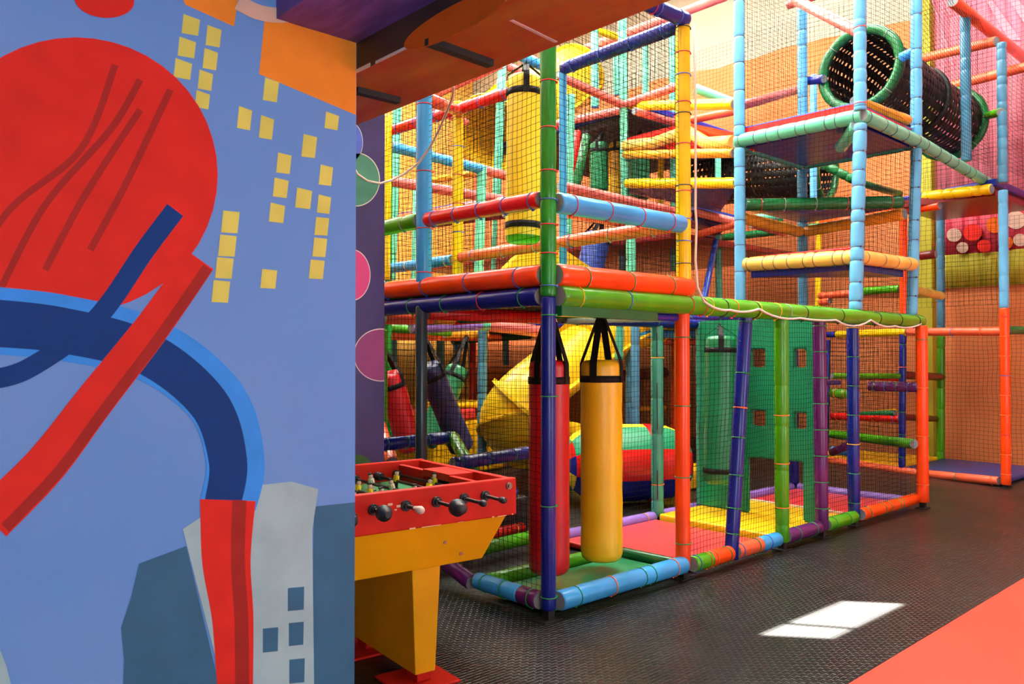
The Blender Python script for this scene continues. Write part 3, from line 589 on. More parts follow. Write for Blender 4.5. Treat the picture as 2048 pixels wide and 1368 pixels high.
pad(tw, 'deck', ['blue', 'red'], [(4.0, .03), (5.24, .03), (5.24, 1.2), (3.96, 1.2)], 3.66, 3.82, .015)
mb = MB(); mb.box((4.02, .05, 3.62), (5.22, 1.18, 3.655)); mb.build('deck_board', 'navy', tw, (4.6, .6, 3.6))
rail(tw, 'mint', (3.98, .02, 3.60), (4.35, .35, 3.52), .06)
def zz(x, y, px, py):
    """height of the vertical through (x, y) where it meets image row py"""
    lo, hi = 0.0, 9.0
    for _ in range(40):
        m = (lo + hi) / 2; dx, dy, dz = x - CX, y - CY, m - EYE; f = dx * FW[0] + dy * FW[1]
        yy = 684 - F * (-f * math.sin(_t) + dz * math.cos(_t)) / (f * math.cos(_t) + dz * math.sin(_t))
        if yy > py: lo = m
        else: hi = m
    return lo
def V3(k, py): x, y = TW[k]; return Vector((x, y, zz(x, y, 0, py)))
h, g = V3('H', 410), V3('G', 404); rail(tw, 'pine', h + Vector((.04, -.04, 0)), g + Vector((-.05, .05, 0)), .062, ties=[(.1, R_), (.25, W_), (.45, W_), (.65, R_), (.72, R_), (.93, R_)], dip=.06, label='dark green rolled edge')
zt = (h.z + g.z) / 2; pad(tw, 'step', ['blue', 'amber'], [(3.98, 1.2), (5.05, .06), (5.24, 1.2)], zt - .05, zt + .07, .02)
rail(tw, 'amber', (3.98, 1.23, zt - .12), (5.2, 1.23, zt - .14), .06, pinch=4); rail(tw, 'amber', (5.24, 1.18, zt - .14), (5.12, .06, zt - .1), .06, pinch=4)
z2_ = zz(3.9, 0, 0, 513); rail(tw, 'cream', (3.96, 1.16, z2_ + .03), (3.93, .02, z2_), .07, pinch=8, dip=.1, label='cream quilted edge roll'); rail(tw, 'cream', (3.93, .0, z2_), (5.12, -.01, z2_ + .02), .066, pinch=4, dip=.1)
pad(tw, 'step', ['red', 'red'], [(4.0, .08), (5.0, .06), (3.99, 1.08)], z2_ + .02, z2_ + .11, .02); mb = MB(); mb.prism([(3.97, .05, z2_ - .11), (5.02, .04, z2_ - .11), (3.97, 1.1, z2_ - .11)], [(3.97, .05, z2_ + .01), (5.02, .04, z2_ + .01), (3.97, 1.1, z2_ + .01)]); mb.build('step_board', 'navy', tw, (4.3, .4, z2_))
rail(tw, 'red', at(1500, 288, ('y', 1.18)), at(1574, 314, ('x', 5.1)), .06, ties=even(5, [Y_]), label='red roll with yellow ties'); z3_ = zz(5.28, 1.24, 0, 318)
rail(tw, 'teal', (5.2, 1.2, z3_), (4.2, .15, z3_ + .02), .07, pinch=3); rail(tw, 'teal', (5.26, 1.2, z3_ - .05), (5.2, .05, z3_ - .02), .05, pinch=4)
pad(tw, 'step', ['red', 'teal'], [(5.2, 1.15), (4.25, .2), (5.15, .1)], z3_ - .02, z3_ + .06, .02)
rail(tw, 'amber', (4.1, .1, z3_ + .14), (5.15, .03, z3_ + .15), .05, pinch=3); rail(tw, 'navy', at(1612, 162, ('y', 1.24)), at(1648, 158, ('x', 5.3)), .05)
rail(tw, 'pink', at(1480, 212, ('y', 1.3)), at(1600, 178, ('x', 5.6)), .05); rail(tw, 'pink', at(1590, 0, ('y', 1.24)), at(1722, 66, ('y', .06)), .055)
rail(tw, 'pink', at(1575, 10, ('x', 5.3)), at(1680, -25, ('x', 5.3)), .05); rail(tw, 'sky', (5.30, .02, zz(5.3, 0, 0, 102)), at(1800, 116, ('y', .16)), .05)
rail(tw, 'mint', (5.30, -.02, 3.67), (8.8, .05, zz(8.6, 0, 0, 400)), .06, pinch=12, dip=.06, label='mint rail running on to the right')
tn_ = lambda *a, **k: net(tw, *a, **k)
tn_((3.9, 0, 1.92), (5.08, 0, 1.92), (5.27, 0, 3.6), (3.98, 0, 3.6), .046); tn_((4.02, 0, 3.75), (5.25, 0, 3.75), (5.3, 0, 6.2), (4.02, 0, 6.0), .046); tn_((3.88, .05, 1.92), (3.93, 1.15, 1.92), (3.93, 1.15, 3.6), (3.98, .05, 3.6), .046); tn_((4.0, .05, 3.75), (3.93, 1.15, 3.75), (3.93, 1.15, 6.3), (4.02, .05, 6.1), .046)
tn_((3.98, 1.22, 1.92), (5.25, 1.22, 1.92), (5.25, 1.22, 3.6), (3.98, 1.22, 3.6), .046); tn_((3.98, 1.22, 3.75), (5.25, 1.22, 3.75), (5.25, 1.22, 6.3), (3.98, 1.22, 6.3), .046); tn_((5.14, .06, 1.92), (5.28, 1.2, 1.92), (5.28, 1.2, 3.6), (5.25, .06, 3.6), .046)
tn_((2.1, 1.23, 1.92), (3.9, 1.23, 1.92), (3.9, 1.23, 3.6), (2.1, 1.23, 3.6), .05)

# ------------------------------------------------------------------ right-hand rear bay along the back wall
rb = empty('rear_bay', (7.14, -.23, 0), 'rear play bay at the back wall with tall orange and light blue post', 'play frame')
J = (7.14, -.23); Jz = lambda py: zz(J[0], J[1], 0, py)
foot(rb, *J)
post(rb, 'orange', *J, .03, Jz(616), .052, ties=even(9, [O_, O_, R_, O_, O_, B_, O_, O_, R_], .06, .95), dip=.03, label='orange lower length')
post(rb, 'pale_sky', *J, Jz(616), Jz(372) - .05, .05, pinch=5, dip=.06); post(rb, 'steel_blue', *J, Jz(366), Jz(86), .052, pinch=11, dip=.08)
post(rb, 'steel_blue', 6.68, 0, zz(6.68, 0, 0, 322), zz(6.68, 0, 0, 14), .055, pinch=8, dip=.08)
L2 = lambda t: Vector((7.14 + .6 * t, -.23 + 2.38 * t, 0))      # the bay's front line
def on_line(x, y):                                              # image point on the vertical plane through the bay's front line
    d = ray(x, y); ex, ey = .6, 2.38
    k = ((J[0] - CX) * ey - (J[1] - CY) * ex) / (d[0] * ey - d[1] * ex); return Vector((CX + d[0] * k, CY + d[1] * k, EYE + d[2] * k))
def lpost(col, x0, y0, x1, y1, r, **k): return tube(rb, 'post', col, on_line(x0, y0), on_line(x1, y1), r, **k)
def lrail(col, x0, y0, x1, y1, r, **k): return tube(rb, 'rail', col, on_line(x0, y0), on_line(x1, y1), r, **k)
lpost('navy', 1804, 935, 1806, 668, .042, ties=even(6, [G_, G_, G_, G_, O_])); lpost('orange', 1807, 655, 1806, 428, .045, pinch=4)
lpost('yellow', 1636, 640, 1638, 442, .04, pinch=3); lpost('navy', 1706, 640, 1706, 434, .038); lpost('coral', 1707, 905, 1707, 670, .03); lpost('navy', 1652, 900, 1655, 680, .04)
lrail('coral', 1998, 962, 1836, 946, .05, ties=even(3, [O_, G_, G_])); lrail('coral', 1836, 946, 1660, 921, .05, pinch=6)
lrail('coral', 2004, 663, 1816, 664, .05, ties=even(3, [O_, B_, O_], .2, .8)); lrail('yellow', 1814, 664, 1674, 669, .05, pinch=4); lrail('navy', 1672, 669, 1560, 672, .04)
lrail('coral', 1660, 602, 1640, 604, .05)
lrail('coral', 1702, 587, 1640, 592, .05, pinch=3); lrail('lime', 1800, 577, 1708, 584, .05, pinch=3); tube(rb, 'rail', 'cream', on_line(1812, 576), at(1884, 592, ('x', 8.4)), .055, pinch=4)
mb = MB(); a, b, c_ = on_line(1640, 597), on_line(1808, 582), at(1886, 596, ('x', 8.5)); up = Vector((0, 0, .05)); mb.prism([a, b, c_], [a + up * 1.6, b + up * 1.6, c_ + up * 1.6]); mb.build('step', 'maroon', rb, b)
lrail('orange', 1716, 437, 1880, 411, .05, pinch=3); lrail('orange', 1640, 446, 1702, 438, .04)
lrail('red', 1800, 838, 1664, 832, .05, ties=even(4, [B_, O_]))
tube(rb, 'rail', 'maroon', on_line(1800, 834), at(1876, 838, ('x', 9.0)), .045); tube(rb, 'rail', 'maroon', on_line(1800, 750), at(1884, 754, ('x', 9.0)), .055); lrail('red', 1800, 758, 1720, 754, .03)
tube(rb, 'rail', 'yellow', on_line(1690, 835), at(1790, 822, ('x', 8.6)), .04); lrail('pine', 1790, 826, 1700, 830, .04)
tube(rb, 'post', 'lime', at(1881, 924, ('x', 8.95)), at(1882, 672, ('x', 8.95)), .055, pinch=4); tube(rb, 'post', 'steel_blue', at(1882, 662, ('x', 8.95)), at(1881, 425, ('x', 8.95)), .055, pinch=7)
tube(rb, 'rail', 'pine', (J[0] + .06, J[1], Jz(660)), (8.6, -.3, Jz(660) + .02), .05); tube(rb, 'rail', 'maroon', at(1840, 512, ('x', 8.3)), at(1872, 508, ('x', 8.3)), .06)
tube(rb, 'rail', 'yellow', (7.2, -.1, zz(7.2, -.1, 0, 378)), at(1848, 393, ('x', 7.36)), .062, pinch=5, label='yellow edge roll'); tube(rb, 'rail', 'pine', at(1888, 416, ('x', 8.6)), at(2048, 396, ('x', 8.6)), .06); tube(rb, 'rail', 'navy', on_line(1842, 400), at(1890, 420, ('x', 8.6)), .06)
zd = zz(7.2, -.1, 0, 378); pad(rb, 'deck', ['navy', 'navy'], [(7.2, -.15), (8.75, -.15), (8.75, 1.1), (7.55, 1.2)], zd + .03, zd + .12, .02)
mb = MB(); mb.box((7.3, -.1, zd - .06), (8.7, 1.05, zd + .028)); mb.build('deck_board', 'maroon', rb, (8, .4, zd))
zt0 = at(1905, 2, ('y', -.02)); tube(rb, 'rail', 'coral', zt0, at(2060, 126, ('y', -.05)), .065, label='orange pink top rail')
tube(rb, 'rail', 'coral', (J[0], J[1] + .05, Jz(80)), at(1848, 116, ('x', 7.5)), .058); tube(rb, 'rail', 'coral', at(2060, 132, ('x', 8.3)), at(1888, 176, ('x', 8.3)), .062); tube(rb, 'rail', 'lime', (J[0] - .05, J[1], Jz(226)), at(1966, 234, ('y', .3)), .05)
tag(pad(None, 'floor_pad', 'mat_blue', [(7.22, -.18), (8.8, -.18), (8.85, 1.05), (7.5, 1.05)], .012, .07, .02), 'blue floor pad by the back wall behind the tall orange post', 'mat')
tag(pad(None, 'floor_pad', 'mat_yellow', [(7.55, 1.12), (8.85, 1.12), (8.85, 2.5), (7.85, 2.5)], .012, .08, .02), 'yellow floor pad by the back wall beside the blue pad', 'mat')
rn_ = lambda *a, **k: net(rb, *a, **k)
def lnet(x0, y0, x1, y1, sp=.055): a, b = on_line(x0, y0), on_line(x1, y0); c_, d = on_line(x1, y1), on_line(x0, y1); b.z = a.z; d.z = c_.z; rn_(a, b, c_, d, sp, .0017, .012)
rn_((8.75, -1.5, .05), (8.75, 1.0, .05), (8.75, 1.0, zd - .1), (8.75, -1.5, zd - .1), .055, .0017, .012)
lnet(1800, 925, 1660, 672); lnet(1800, 655, 1640, 450)
rn_((7.2, -.15, 3.72), (8.9, -.15, 3.72), (8.9, -.15, 5.0), (7.14, -.2, 5.1), .05, .0017); rn_((8.9, -.6, zd + .1), (8.9, 1.3, zd + .1), (8.9, 1.3, 7.0), (8.9, -.6, 7.0), .06, .002); rn_((5.35, .02, 3.74), (7.1, -.1, 3.7), (7.1, -.1, 5.2), (5.35, .02, 6.3), .05, .0017)

# ------------------------------------------------------------------ rear frames (mint, pink and light blue pipes further back)
def frame_net(par, *a, **k): return net(par, *a, **k)
rl = empty('play_frame', (2.54, 3.72, 0), 'mint and yellow pipe frame at the rear left seen through the front deck netting', 'play frame')
def seg(par, part, col, p, q, r=.05, **k): return tube(par, part, col, at(p[0], p[1], (p[2], p[3])), at(q[0], q[1], (q[2], q[3])), r, **k)
Yv = 'y'
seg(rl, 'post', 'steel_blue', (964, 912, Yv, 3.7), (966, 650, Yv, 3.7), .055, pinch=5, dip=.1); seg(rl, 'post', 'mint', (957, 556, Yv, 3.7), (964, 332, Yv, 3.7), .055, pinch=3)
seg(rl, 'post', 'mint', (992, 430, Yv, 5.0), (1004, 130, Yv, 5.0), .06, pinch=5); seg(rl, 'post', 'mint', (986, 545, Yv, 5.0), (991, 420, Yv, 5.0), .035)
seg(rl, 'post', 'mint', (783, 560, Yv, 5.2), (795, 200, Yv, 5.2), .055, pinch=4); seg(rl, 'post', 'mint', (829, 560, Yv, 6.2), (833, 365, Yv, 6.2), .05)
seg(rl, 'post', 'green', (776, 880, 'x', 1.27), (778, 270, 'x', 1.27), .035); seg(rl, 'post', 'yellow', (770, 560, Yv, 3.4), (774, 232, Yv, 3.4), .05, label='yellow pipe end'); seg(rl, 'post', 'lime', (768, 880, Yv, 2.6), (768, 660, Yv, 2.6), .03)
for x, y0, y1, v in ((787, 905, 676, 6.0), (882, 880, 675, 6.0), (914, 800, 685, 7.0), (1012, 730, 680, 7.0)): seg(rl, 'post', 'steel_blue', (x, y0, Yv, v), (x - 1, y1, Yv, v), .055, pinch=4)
seg(rl, 'post', 'red', (942, 920, Yv, 6.2), (946, 660, Yv, 6.2), .05)
seg(rl, 'rail', 'sky', (782, 293, Yv, 3.7), (962, 338, Yv, 3.7), .055, pinch=3); seg(rl, 'rail', 'pink', (962, 338, Yv, 3.72), (1030, 356, Yv, 3.72), .055)
seg(rl, 'rail', 'pink', (780, 362, Yv, 4.6), (1010, 400, Yv, 4.6), .06, pinch=6); seg(rl, 'rail', 'coral', (792, 436, 'x', 3.6), (1010, 400, 'x', 3.6), .05); seg(rl, 'rail', 'navy', (796, 430, 'x', 3.62), (1010, 396, 'x', 3.62), .03)
seg(rl, 'rail', 'pink', (848, 215, Yv, 4.4), (934, 245, Yv, 4.4), .04); seg(rl, 'rail', 'pink', (870, 190, 'x', 3.0), (1004, 128, 'x', 3.0), .05); seg(rl, 'rail', 'pink', (1004, 128, Yv, 5.0), (1050, 148, Yv, 5.0), .06); seg(rl, 'rail', 'sky', (1035, 108, Yv, 4.4), (1096, 138, Yv, 4.4), .07)
seg(rl, 'rail', 'amber', (858, 362, 'x', 4.2), (955, 345, 'x', 4.2), .05); seg(rl, 'rail', 'maroon', (860, 448, 'x', 3.6), (1010, 428, 'x', 3.6), .06)
# under the front deck
seg(rl, 'rail', 'coral', (768, 636, Yv, 2.5), (870, 638, Yv, 2.5), .055); seg(rl, 'rail', 'amber', (866, 637, Yv, 2.48), (906, 637, Yv, 2.48), .057); seg(rl, 'rail', 'red', (904, 640, Yv, 2.5), (1085, 630, Yv, 2.5), .05)
seg(rl, 'rail', 'lilac', (822, 656, Yv, 3.0), (962, 650, Yv, 3.0), .055, pinch=3); seg(rl, 'rail', 'mint', (958, 650, Yv, 3.0), (976, 650, Yv, 3.0), .062); seg(rl, 'rail', 'pink', (974, 650, Yv, 3.0), (1090, 664, Yv, 3.0), .065)
seg(rl, 'rail', 'lime', (770, 655, Yv, 3.6), (900, 665, Yv, 3.6), .045); seg(rl, 'rail', 'amber', (890, 668, Yv, 3.8), (975, 668, Yv, 3.8), .045); seg(rl, 'rail', 'coral', (768, 672, Yv, 5.0), (1000, 676, Yv, 5.0), .05); seg(rl, 'rail', 'pine', (905, 682, Yv, 6.0), (1060, 672, Yv, 6.0), .05); seg(rl, 'rail', 'green', (865, 616, Yv, 2.2), (1080, 620, Yv, 1.9), .05)
pad(rl, 'deck', ['maroon', 'navy'], [(-.4, 3.6), (1.5, 3.6), (2.0, 4.7), (4.2, 4.7), (4.2, 8.6), (-.4, 8.6)], 1.88, 1.97, .02)  # outline shaped to leave light on the slide and the left end wall
frame_net(rl, (-.2, 4.5, .3), (3.8, 4.5, .3), (3.8, 4.5, 1.85), (-.2, 4.5, 1.85), .07, .0022); frame_net(rl, (.2, 6.3, 2.0), (5.2, 6.3, 2.0), (5.2, 6.3, 5.6), (.2, 6.3, 5.6), .06, .0017, .014); frame_net(rl, (3.9, 2.5, 2.0), (3.9, 6.2, 2.0), (3.9, 6.2, 5.0), (3.9, 2.5, 5.0), .06, .002, .012)
frame_net(rl, (1.3, 3.7, 2.0), (3.8, 3.7, 2.0), (3.8, 3.7, 4.6), (1.3, 3.7, 4.6), .05, .0019)

rc = empty('play_frame', (5.08, 3.72, 0), 'pink and mint pipe frame in the rear centre with raised decks and cream rolled steps', 'play frame')
seg(rc, 'post', 'mint', (1252, 470, Yv, 3.72), (1244, 20, Yv, 3.72), .058, pinch=6); seg(rc, 'post', 'mint', (1262, 545, Yv, 2.5), (1262, 404, Yv, 2.5), .055, pinch=3); seg(rc, 'post', 'steel_blue', (1259, 890, Yv, 2.9), (1261, 660, Yv, 2.9), .055, pinch=4)
seg(rc, 'post', 'mint', (1135, 470, Yv, 3.72), (1142, 190, Yv, 3.72), .055, pinch=5); seg(rc, 'post', 'mint', (1190, 215, Yv, 4.9), (1189, 50, Yv, 4.9), .06, pinch=3); seg(rc, 'post', 'mint', (1234, 190, Yv, 4.9), (1231, 90, Yv, 4.9), .055)
seg(rc, 'post', 'mint', (1291, 200, Yv, 4.9), (1290, 60, Yv, 4.9), .055, pinch=3); seg(rc, 'post', 'mint', (1348, 540, Yv, 4.0), (1345, 60, Yv, 4.0), .055, pinch=6); seg(rc, 'post', 'steel_blue', (1244, 540, Yv, 4.6), (1244, 450, Yv, 4.6), .055)
seg(rc, 'post', 'orange', (1346, 920, Yv, 3.6), (1350, 680, Yv, 3.6), .05); seg(rc, 'post', 'teal', (1438, 630, Yv, 3.2), (1436, 470, Yv, 3.2), .05, pinch=3); seg(rc, 'post', 'mint', (1436, 470, Yv, 3.4), (1436, 280, Yv, 3.4), .045); seg(rc, 'post', 'blue', (1408, 598, Yv, 2.6), (1432, 482, Yv, 2.9), .04)
seg(rc, 'post', 'teal', (1238, 720, Yv, 2.4), (1240, 640, Yv, 2.4), .045, pinch=2); seg(rc, 'post', 'yellow', (1320, 440, Yv, 4.6), (1322, 300, Yv, 4.6), .05); seg(rc, 'post', 'pale_sky', (1627, 420, 'x', 7.6), (1627, 150, 'x', 7.6), .05, pinch=7); seg(rc, 'post', 'red', (1148, 345, Yv, 4.2), (1155, 262, Yv, 4.2), .05); seg(rc, 'post', 'pine', (1152, 372, Yv, 4.0), (1173, 270, Yv, 4.0), .06)
seg(rc, 'rail', 'pink', (1114, 150, Yv, 3.72), (1246, 210, Yv, 3.72), .055, pinch=4); seg(rc, 'rail', 'pink', (1246, 210, 'x', 5.14), (1374, 166, 'x', 5.14), .055, pinch=4); seg(rc, 'rail', 'pink', (1112, 248, 'x', 5.2), (1245, 220, 'x', 5.2), .055, pinch=4)
seg(rc, 'rail', 'pink', (1164, 100, 'x', 7.0), (1452, -8, 'x', 7.0), .07, pinch=6); seg(rc, 'rail', 'yellow', (1178, 56, Yv, 5.2), (1232, 74, Yv, 5.2), .06)
seg(rc, 'rail', 'pink', (1120, 372, Yv, 2.48), (1378, 430, Yv, 2.48), .055, pinch=8); seg(rc, 'rail', 'pink', (1120, 424, Yv, 2.9), (1262, 448, Yv, 2.9), .055); seg(rc, 'rail', 'red', (1262, 450, 'x', 4.2), (1360, 446, 'x', 4.2), .05)
seg(rc, 'rail', 'yellow', (1262, 212, 'x', 5.3), (1470, 208, Yv, 1.5), .06, pinch=5); seg(rc, 'rail', 'mint', (1390, 176, Yv, 2.4), (1472, 208, Yv, 2.0), .055); seg(rc, 'rail', 'coral', (1384, 240, 'x', 5.6), (1470, 222, 'x', 5.6), .05); seg(rc, 'rail', 'pink', (1268, 222, Yv, 3.3), (1352, 246, Yv, 3.3), .05); seg(rc, 'rail', 'coral', (1350, 246, 'x', 6.0), (1362, 220, 'x', 6.0), .05)
a, b, c_ = at(1250, 292, (Yv, 3.7)), at(1374, 262, (Yv, 2.6)), at(1468, 284, (Yv, 1.6)); a2 = a.lerp(b, .5) - Vector((0, 0, .05)); b2 = b.lerp(c_, .45) - Vector((0, 0, .09))
mb = MB(); mb.path([a, a.lerp(a2, .5), a2, a2.lerp(b, .5) , b, b.lerp(b2, .5), b2, b2.lerp(c_, .6), c_], .075, 14); mb.build('rail', 'cream', rc, b)['label'] = 'cream sagging edge roll'
mb = MB(); u_ = Vector((0, 0, .055)); w_ = Vector((.5, .5, 0)); mb.prism([a + u_, b + u_, c_ + u_, c_ + u_ + w_ * 1.2, a + u_ + w_ * .6], [a + u_ * 1.9, b + u_ * 1.9, c_ + u_ * 1.9, c_ + u_ * 1.9 + w_ * 1.2, a + u_ * 1.9 + w_ * .6]); mb.build('step', 'red', rc, b)
tube(rc, 'rail', 'amber', a - Vector((0, 0, .12)), c_ - Vector((0, 0, .12)), .055)
seg(rc, 'rail', 'yellow', (1254, 367, Yv, 3.6), (1474, 366, Yv, 1.6), .062, pinch=5, label='yellow diagonal edge roll'); p1, p2 = at(1254, 357, (Yv, 3.6)), at(1474, 356, (Yv, 1.6)); mb = MB(); w_ = Vector((1.2, 1.0, 0)); u_ = Vector((0, 0, .1)); mb.prism([p1 - u_, p2 - u_, p2 - u_ + w_, p1 - u_ + w_ * .3], [p1, p2, p2 + w_, p1 + w_ * .3]); mb.build('step', 'blue', rc, p1)
seg(rc, 'rail', 'pink', (1392, 424, Yv, 2.9), (1478, 446, Yv, 2.4), .055); seg(rc, 'rail', 'coral', (1392, 470, 'x', 5.8), (1478, 446, 'x', 5.8), .05); p1, p2, p3 = at(1392, 418, (Yv, 2.95)), at(1478, 440, (Yv, 2.45)), at(1392, 464, ('x', 5.75)); mb = MB(); u_ = Vector((0, 0, .05)); p3.z = p1.z; mb.prism([p1, p2, p2 + Vector((.9, .9, 0)), p1 + Vector((.4, .9, 0))], [p1 + u_, p2 + u_, p2 + u_ + Vector((.9, .9, 0)), p1 + u_ + Vector((.4, .9, 0))]); mb.build('deck', 'blue', rc, p1)
seg(rc, 'rail', 'mint', (1490, 438, 'x', 6.6), (1556, 432, 'x', 6.6), .05); seg(rc, 'rail', 'pine', (1440, 476, 'x', 7.4), (1690, 448, 'x', 7.4), .055, pinch=8); seg(rc, 'rail', 'maroon', (1392, 468, Yv, 3.4), (1442, 476, Yv, 3.2), .06); seg(rc, 'rail', 'pink', (1505, 448, Yv, 2.6), (1568, 466, Yv, 2.6), .055); seg(rc, 'rail', 'pine', (1560, 434, Yv, 2.6), (1562, 462, Yv, 2.6), .04)
seg(rc, 'rail', 'pine', (1632, 322, Yv, 2.0), (1720, 366, Yv, 1.5), .06, pinch=5); seg(rc, 'rail', 'pine', (1720, 366, Yv, 1.5), (1800, 388, Yv, 1.5), .05)
seg(rc, 'rail', 'sky', (1262, 668, Yv, 2.9), (1400, 668, Yv, 2.9), .05, pinch=5); seg(rc, 'rail', 'pink', (1255, 668, Yv, 2.88), (1266, 668, Yv, 2.88), .052); seg(rc, 'rail', 'teal', (1260, 656, Yv, 3.3), (1400, 656, Yv, 3.3), .05); seg(rc, 'rail', 'coral', (1262, 684, Yv, 4.4), (1400, 684, Yv, 4.4), .05); seg(rc, 'rail', 'navy', (1300, 642, Yv, 2.0), (1500, 636, Yv, 2.0), .05, ties=even(4, [G_])); seg(rc, 'rail', 'amber', (1262, 818, Yv, 5.4), (1330, 816, Yv, 5.4), .05); seg(rc, 'rail', 'maroon', (1140, 760, Yv, 6.0), (1330, 745, Yv, 6.0), .1)
p1 = at(1112, 255, ('x', 5.2)); zd2 = p1.z - .05
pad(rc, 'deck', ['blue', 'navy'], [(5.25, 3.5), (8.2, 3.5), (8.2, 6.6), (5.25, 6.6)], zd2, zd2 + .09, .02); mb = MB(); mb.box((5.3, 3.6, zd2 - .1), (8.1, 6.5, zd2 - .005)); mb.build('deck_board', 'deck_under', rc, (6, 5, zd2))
zd3 = at(1250, 450, (Yv, 2.9)).z; pad(rc, 'deck', ['maroon', 'maroon'], [(5.2, 3.0), (8.6, 3.0), (8.6, 8.5), (5.2, 8.5)], zd3 - .05, zd3 + .05, .02)
pad(rc, 'deck', ['maroon', 'navy'], [(4.5, 2.6), (6.6, 2.6), (9.1, 4.6), (9.1, 11.8), (4.25, 11.8), (4.25, 4.7)], 1.86, 1.96, .02)  # deck stretched far back to shade the wall and floor beneath
frame_net(rc, (4.0, 3.7, 2.0), (6.3, 3.7, 2.0), (6.3, 3.7, 6.2), (4.0, 3.7, 6.2), .06, .0021, .012); frame_net(rc, (9.0, .4, 2.2), (9.0, 8.8, 2.2), (9.0, 8.8, 7.0), (9.0, .4, 7.0), .07, .002, .014); frame_net(rc, (3.95, 2.5, .1), (6.5, 2.5, .1), (6.5, 2.5, 1.8), (3.95, 2.5, 1.8), .055, .0019); frame_net(rc, (8.85, 1.6, .1), (8.85, 8.6, .1), (8.85, 8.6, 1.84), (8.85, 1.6, 1.84), .07, .0026)
frame_net(rc, (2.6, 11.6, .1), (9.0, 11.6, .1), (9.0, 11.6, 7.0), (2.6, 11.6, 7.0), .11, .0028, .02)

# rope lashed along the lime rail, coming down the yellow post
rope = empty('rope', (1.4, -.1, 1.85), 'white rope tied along the lime green rail in hanging loops', 'rope')
pts = [at(1388, 45, ('y', -.06)), at(1391, 200, ('y', -.06)), at(1391, 420, ('y', -.06)), at(1393, 450, ('y', -.06)), at(1391, 520, ('y', -.06)), at(1395, 575, ('y', -.08)), at(1408, 603, ('y', -.1))]
ties_ = [(1408, 603), (1460, 620), (1518, 618), (1600, 636), (1672, 640), (1742, 640), (1790, 652), (1842, 648)]
for i in range(len(ties_) - 1):
    (xa, ya), (xb, yb) = ties_[i], ties_[i + 1]; sg = (10, 8, 14, 4, 20, 10, 9)[i]
    for k in range(1, 7): t = k / 6; pts.append(at(xa + (xb - xa) * t, ya + (yb - ya) * t + sg * 4 * t * (1 - t) * .6, ('y', -.1)))
mb = MB(); mb.path(pts, .008, 8); mb.build('cord', 'rope_white', rope, pts[0])
hose = empty('cable', at(760, 370, ('y', .6)), 'pale cable sagging from the rust board beam to the purple pillar', 'cable')
hp = [(908, 172), (905, 195), (893, 225), (878, 260), (860, 295), (838, 325), (810, 347), (785, 360), (760, 367), (735, 362), (715, 348), (700, 322)]
mb = MB(); mb.path([at(x, y, ('y', .9 - .9 * (i == 0) - .0 * i)) if False else at(x, y, ('y', -.35 + 1.27 * (1 - (i / 11 - .72) ** 2 * 1.93) if i < 8 else .925)) for i, (x, y) in enumerate(hp)], .007, 8); mb.build('cord', 'rope_white', hose)
# mint rope net beam under the deck
tag(tube(None, 'rope_roll', 'rope_mint', at(1130, 640, ('y', 1.1)), at(1375, 636, ('y', .9)), .03, pinch=12), 'twisted pale green rope roll under the lime rail behind the yellow bag', 'rope')

